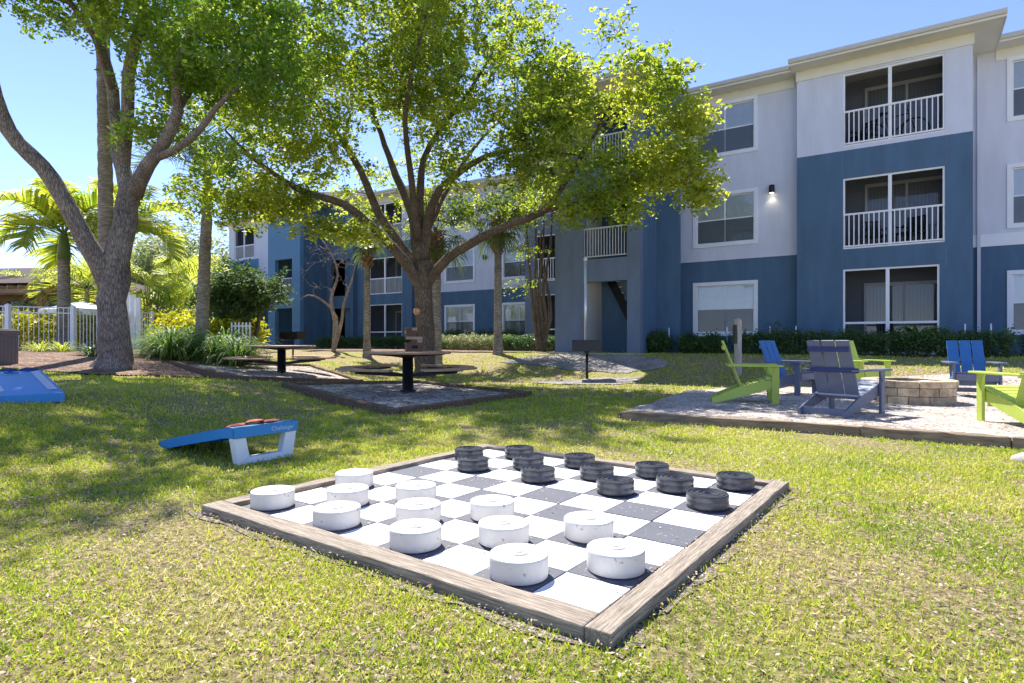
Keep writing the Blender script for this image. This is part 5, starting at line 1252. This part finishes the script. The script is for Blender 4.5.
# hedges
def hp(px, d): x_ = fx(px, d); return (x_*cb+d*sb, -x_*sb+d*cb)
hedge('hedge', hp(733, 19.0), hp(830, 18.7), .75, .66, 'clipped dark hedge under the ground floor window right of the tower', M['hedge'])
hedge('hedge', hp(836, 18.6), hp(1014, 18.6), .85, .64, 'long clipped dark hedge below the balcony bay', M['hedge'])
hedge('hedge', hp(1024, 19.6), hp(1130, 19.6), .8, .60, 'dark hedge under the right wing at the photo edge', M['hedge'])
for k, (px, w_, h_, lb) in enumerate([(658, .42, .36, 'dark rounded shrub at the right foot of the stair tower'), (690, .34, .30, 'small dark shrub between the tower shrub and the hedge'), (712, .34, .30, 'small shrub at the left end of the hedge')]):
    p = hp(px, 18.9); bush('shrub', (p[0], p[1], g(*p)), (w_, w_, h_), lb, M['hedge'], n=160, per=50, ls=.028, crad=.09)
hedge('hedge', hp(435, 21.3), hp(503, 19.8), .9, .62, 'pale variegated low hedge right of the central tree', M['hedge_pale'], ls=.03)
hedge('hedge', hp(505, 20.0), hp(553, 19.2), .8, .60, 'dark low hedge between the pale hedge and the tower', M['hedge'])
hedge('hedge', hp(320, 21.3), hp(408, 22.5), .9, .62, 'dark clipped hedge left of the central tree', M['hedge'])
hedge('hedge', hp(440, 23.4), hp(520, 23.2), .8, .9, 'tall dark hedge against the pale wall', M['hedge'])
p = hp(919, 18.95); strap_clump('fan_leaf_plant', (p[0], p[1], g(*p)+.35), 60, .95, 'large drooping leaved plant in front of the ground floor screen', M['strap'], wid=.11)
p = hp(845, 18.7); strap_clump('fern', (p[0], p[1], g(*p)+.45), 60, .5, 'feathery fern sticking out of the hedge left end', M['strap'], wid=.03)
p = hp(775, 19.5); bush('shrub', (p[0], p[1], g(*p)), (.35, .3, .55), 'thin taller shrub behind the hedge below the wall light', M['hedge'], n=14, per=22, ls=.03, crad=.10)
for px, lb in ((727, 'thin white pipe stake left of the window hedge'), (770, 'white pipe stake behind the hedge under the wall light'), (796, 'white pipe stake at the corner of the balcony bay'), (965, 'white pipe stake left of the wing corner'), (991, 'white pipe stake near the downspout'), (669, 'white pipe stake beside the tower shrub')):
    p = hp(px, 19.3); o = MB().tube([(0, 0, -.1), (0, 0, .84)], .018, 8).build('pipe_stake', M['white_al'], None, (p[0], p[1], g(*p))); tag(o, lb, 'stake', 'pipe stakes along the wall')
# yellow hedge behind the fence
hedge('hedge', (-22.5, 19.6), (-12.5, 22.2), 1.3, 1.25, 'bright yellow green hedge behind the white fence', M['croton'], ls=.06, dens=1500, group='garden hedges')

# ------------------------------------------------------------------ fence
def fence(pts, label):
    c = pts[0]; t = empty('picket_fence', (c[0], c[1], g(*c)), 0, label, 'fence'); o0 = Vector((c[0], c[1], g(*c))); H = 1.28
    for k, (a, b) in enumerate(zip(pts[:-1], pts[1:])):
        a3 = Vector((*a, g(*a)))-o0; b3 = Vector((*b, g(*b)))-o0; L = (b3-a3).length; mb = MB(); n = int(L/.115)
        for hh in (.10, H-.16, H): mb.beam(a3+Vector((0, 0, hh)), b3+Vector((0, 0, hh)), .035, .03)
        for i in range(1, n): q = a3.lerp(b3, i/n); mb.cbox(q+Vector((0, 0, H/2+.04)), .019, .019, H-.08, rz=math.atan2(b3.y-a3.y, b3.x-a3.x))
        mb.build('picket_panel', M['white_al'], t)
    for k, a in enumerate(pts):
        a3 = Vector((*a, g(*a)))-o0; mb = MB(); w_ = .055; mb.box(-w_, w_, -w_, w_, -.1, H+.03); mb.add([(-w_-.01, -w_-.01, H+.031), (w_+.01, -w_-.01, H+.031), (w_+.01, w_+.01, H+.031), (-w_-.01, w_+.01, H+.031), (0, 0, H+.09)], [(3, 2, 1, 0), (0, 1, 4), (1, 2, 4), (2, 3, 4), (3, 0, 4)])
        mb.build('fence_post', M['white_al'], t, tuple(a3))
    return t
def fp_(px, Y): return ((px-CX)/F*Y, Y)
fence([fp_(-160, 16.2), fp_(-70, 16.8), fp_(8, 17.3), fp_(73, 18.2), fp_(100, 19.2), fp_(152, 21.5)], 'white metal picket fence at the left behind the mulch bed')
t = empty('slatted_screen', (*fp_(132, 20.4), g(*fp_(132, 20.4))), -.3, 'tall white slatted panel showing right of the grey trunk', 'screen')
for k in range(3): MB().box(-.28+k*.24, -.10+k*.24, -.03, .03, -.1, 1.95-k*.10).build('slat_board', M['white_al'], t)
q = fp_(241, 19); t = empty('garden_gate_panel', (*q, g(*q)), .1, 'short white picket panel between the crotons and the dark shrub', 'gate')
mb = MB()
for k in range(6): mb.box(-.3+k*.11, -.26+k*.11, -.02, .02, 0, 1.15)
mb.box(-.32, .31, .021, .05, .2, .26); mb.box(-.32, .31, .021, .05, 1.0, 1.06); mb.build('pickets', M['white_al'], t)

# pool pavilion and pergola beyond the fence, left
pc = at(8, 341, 27); pz0 = g(pc.x, pc.y)
t = empty('pool_pavilion', (pc.x-2, pc.y+2, pz0), -.12, 'low brown pavilion with pergola beams and shingle roof behind the fence', 'building')
mb = MB(); mb.add([(-9, -1.2, 2.95), (4.2, -1.2, 2.95), (1.4, 3.0, 4.2), (-6, 3.0, 4.2), (4.2, 7, 2.95), (-9, 7, 2.95)], [(0, 1, 2, 3), (1, 4, 2), (3, 2, 4, 5), (0, 3, 5), (0, 5, 4, 1)]); mb.build('roof', mat('dark_brown_shingle', (.07, .05, .042), .95, .3, 6, .5, 20, .02), t)
mb = MB(); mb.box(-8.5, 3.6, 0, .2, 0, .9); mb.box(-8.5, 3.6, 0, .2, 2.2, 2.93)
for k in range(8): mb.box(-8.5+k*1.7, -8.2+k*1.7, 0, .2, .9, 2.2)
mb.box(3.4, 3.6, .2, 6, 0, 2.93); mb.build('wall', mat('brown_pavilion_wood', (.16, .10, .06), .8, .2, 3, .3, 30), t)
for k in range(7):
    w_ = MB().add([(-8.2+k*1.7, .1, .9), (-6.8+k*1.7, .1, .9), (-6.8+k*1.7, .1, 2.2), (-8.2+k*1.7, .1, 2.2)], [(0, 1, 2, 3)]).build('window_pane', M['pavglass'] if 'pavglass' in M else mat('dark_pavilion_glass', (.03, .04, .05), .08, 0, 1, 0), t)
    mb = MB(); mb.box(-8.2+k*1.7, -6.8+k*1.7, .06, .14, 1.5, 1.55); mb.build('window_bar', M['white_al'], w_)
mb = MB(); 
for k in range(24): mb.box(-8.7+k*.55, -8.62+k*.55, -1.9, .0, 2.62, 2.78)
for yy in (-1.8, -.9): mb.box(-8.8, 4.3, yy, yy+.1, 2.44, 2.62)
mb.build('pergola_beams', mat('weathered_pergola_wood', (.24, .16, .10), .85, .2, 3, .4, 30), t)
for k in range(5): MB().box(-8.6+k*3.1, -8.4+k*3.1, -1.85, -1.65, 0, 2.44).build('pergola_post', M['palmboot'], t)
q = at(82, 341, 25); t = empty('parasol', (q.x, q.y, g(q.x, q.y)), 0, 'white pool parasol just beyond the fence left of the grey trunk', 'parasol')
mb = MB(); 
n = 8; mb.add([(0, 0, 1.95)]+[(1.45*math.cos(2*math.pi*k/n), 1.45*math.sin(2*math.pi*k/n), 1.55) for k in range(n)]+[(1.45*math.cos(2*math.pi*k/n), 1.45*math.sin(2*math.pi*k/n), 1.38) for k in range(n)], [(0, 1+k, 1+(k+1) % n) for k in range(n)]+[(1+k, 9+k, 9+(k+1) % n, 1+(k+1) % n) for k in range(n)])
mb.build('canopy', M['trim'], t); MB().tube([(0, 0, 0), (0, 0, 1.95)], .03, 8).build('pole', M['white_al'], t)
# hanging ornament on the central trunk
p = at(416.8, 311.5, 16.55); t = empty('hanging_ornament', p, 0, 'small round pink and orange ornament hanging on the central trunk', 'ornament')
MB().lathe([(.0005, -.10), (.05, -.088), (.09, -.045), (.10, 0), (.09, .045), (.05, .088), (.0005, .10)], 20).build('ball', mat('faded_pink_orange', (.50, .08, .10), .5, .5, 9, .1, 30, c2=(.6, .35, .15)), t)
MB().tube([(0, 0, .09), (0, .1, .26)], .012, 6).build('hanger', M['black'], t)

# ------------------------------------------------------------------ lawn blades, dead leaves
def scatter(n, ymin, ymax, wide=1.25, pw=1.0):
    Y = ymin+(ymax-ymin)*RNG.random(n)**pw; X = RNG.uniform(-1, 1, n)*(.85*Y*wide+.8)
    return X, Y
def keep_mask(X, Y, mar=True):
    k = np.ones(len(X), bool)
    for P in EXCL: k &= ~inpoly(P, X, Y)
    k &= (X*sb+Y*cb) < 19.8
    k &= ~((X < -9.5) & (Y > 12))
    return k
VV = []; FF = []; RN = []; off = 0
def nz(X, Y): return (np.sin(X*1.9+Y*.7)+np.sin(Y*2.3-X*1.1+1)+np.sin(X*4.1+Y*3.3+2)*.7+np.sin(X*.6-Y*.5)*1.2)/3.9
for n, y0, y1, bl, bwid, p in ((210000, .9, 3.4, .025, .0050, .85), (190000, 3.4, 6.5, .032, .0070, .85), (140000, 6.5, 11, .042, .011, .9), (100000, 11, 21, .055, .019, .9)):
    per_ = 8; X, Y = scatter(n//per_, y0, y1, pw=p); sg = .016+.0022*y0; X = np.repeat(X, per_)+RNG.normal(0, 1, n//per_*per_)*sg; Y = np.repeat(Y, per_)+RNG.normal(0, 1, n//per_*per_)*sg; k = keep_mask(X, Y); k &= RNG.random(len(X)) < np.clip(.74+.75*nz(X, Y), .2, 1); X = X[k]; Y = Y[k]; m = len(X)
    # blades in small tufts
    X = X+RNG.normal(0, .012, m); Y = Y+RNG.normal(0, .012, m); Z = gnd(X, Y)
    a = RNG.uniform(0, 6.283, m); lean = RNG.uniform(.2, 1.35, m); L = bl*RNG.uniform(.5, 1.4, m); wd = bwid*RNG.uniform(.6, 1.3, m)
    dx = np.cos(a)*np.sin(lean)*L; dy = np.sin(a)*np.sin(lean)*L; dz = np.cos(lean)*L
    b = RNG.uniform(0, 6.283, m); sx = np.cos(b)*wd/2; sy = np.sin(b)*wd/2
    P0 = np.c_[X-sx, Y-sy, Z-.002]; P1 = np.c_[X+sx, Y+sy, Z-.002]
    P2 = np.c_[X+sx*.8+dx*.55, Y+sy*.8+dy*.55, Z+dz*.7]; P3 = np.c_[X-sx*.3+dx, Y-sy*.3+dy, Z+dz]
    VV.append(np.stack([P0, P1, P2, P3], 1).reshape(-1, 3)); FF.append(np.arange(m*4).reshape(-1, 4)+off); off += m*4
    RN.append(np.clip(RNG.random(m)*.85-.15*nz(X*1.3+3, Y*1.3)+.13, 0, 1))
o = npmesh('grass_blades', np.concatenate(VV), np.concatenate(FF), M['grass'], rnd=np.concatenate(RN)); tag(o, kind='stuff')
# fallen leaves
VV = []; FF = []; off = 0
for n, y0, y1, s_ in ((30000, .9, 3.8, .006), (8000, .9, 4.2, .010), (22000, 3.6, 9, .011), (11000, 9, 19, .022)):
    X, Y = scatter(n, y0, y1, pw=.8); k = (RNG.random(n) < np.clip(.55-.5*nz(X*.7, Y*.7), .15, 1)); 
    k &= ~inpoly(BOARD_POLY, X, Y); k &= (X*sb+Y*cb) < 18.5
    X = X[k]; Y = Y[k]; m = len(X); Z = gnd(X, Y)+.018+RNG.uniform(0, .018, m)
    inp = inpoly(patio_poly, X, Y); Z = np.where(inp, np.maximum(Z, PH+.01), Z)
    for cs, pz_ in PADS: Z = np.where(inpoly(cs, X, Y), np.maximum(Z, pz_+.03), Z)
    a = RNG.uniform(0, 6.283, m); s = s_*RNG.uniform(.5, 1.5, m); t1 = RNG.normal(0, .35, m); t2 = RNG.normal(0, .35, m)
    ax_, ay_ = np.cos(a)*s, np.sin(a)*s; bx_, by_ = -np.sin(a)*s*.42, np.cos(a)*s*.42
    c = np.c_[X, Y, Z]; A_ = np.c_[ax_, ay_, t1*s]; B_ = np.c_[bx_, by_, t2*s*.5]
    VV.append(np.stack([c-A_, c-B_, c+A_, c+B_], 1).reshape(-1, 3)); FF.append(np.arange(m*4).reshape(-1, 4)+off); off += m*4
o = npmesh('fallen_leaves', np.concatenate(VV), np.concatenate(FF), M['deadleaf']); tag(o, kind='stuff')
# debris specks on the board
m = 700; u = RNG.uniform(0, 8, m); v = RNG.uniform(0, 8, m); e = RNG.random(m) < .55
u = np.where(e & (RNG.random(m) < .5), RNG.uniform(-.16, .05, m), u)
X = N0.x+TS*(u*U.x+v*Vv.x); Y = N0.y+TS*(u*U.y+v*Vv.y); Z = np.full(m, .0345)
a = RNG.uniform(0, 6.283, m); s = .007*RNG.uniform(.4, 1.9, m); c = np.c_[X, Y, Z]; A_ = np.c_[np.cos(a)*s, np.sin(a)*s, RNG.uniform(0, .4, m)*s]; B_ = np.c_[-np.sin(a)*s*.4, np.cos(a)*s*.4, 0*s]
o = npmesh('board_debris', np.stack([c-A_, c-B_, c+A_, c+B_], 1).reshape(-1, 3), np.arange(m*4).reshape(-1, 4), M['deadleaf']); tag(o, kind='stuff')
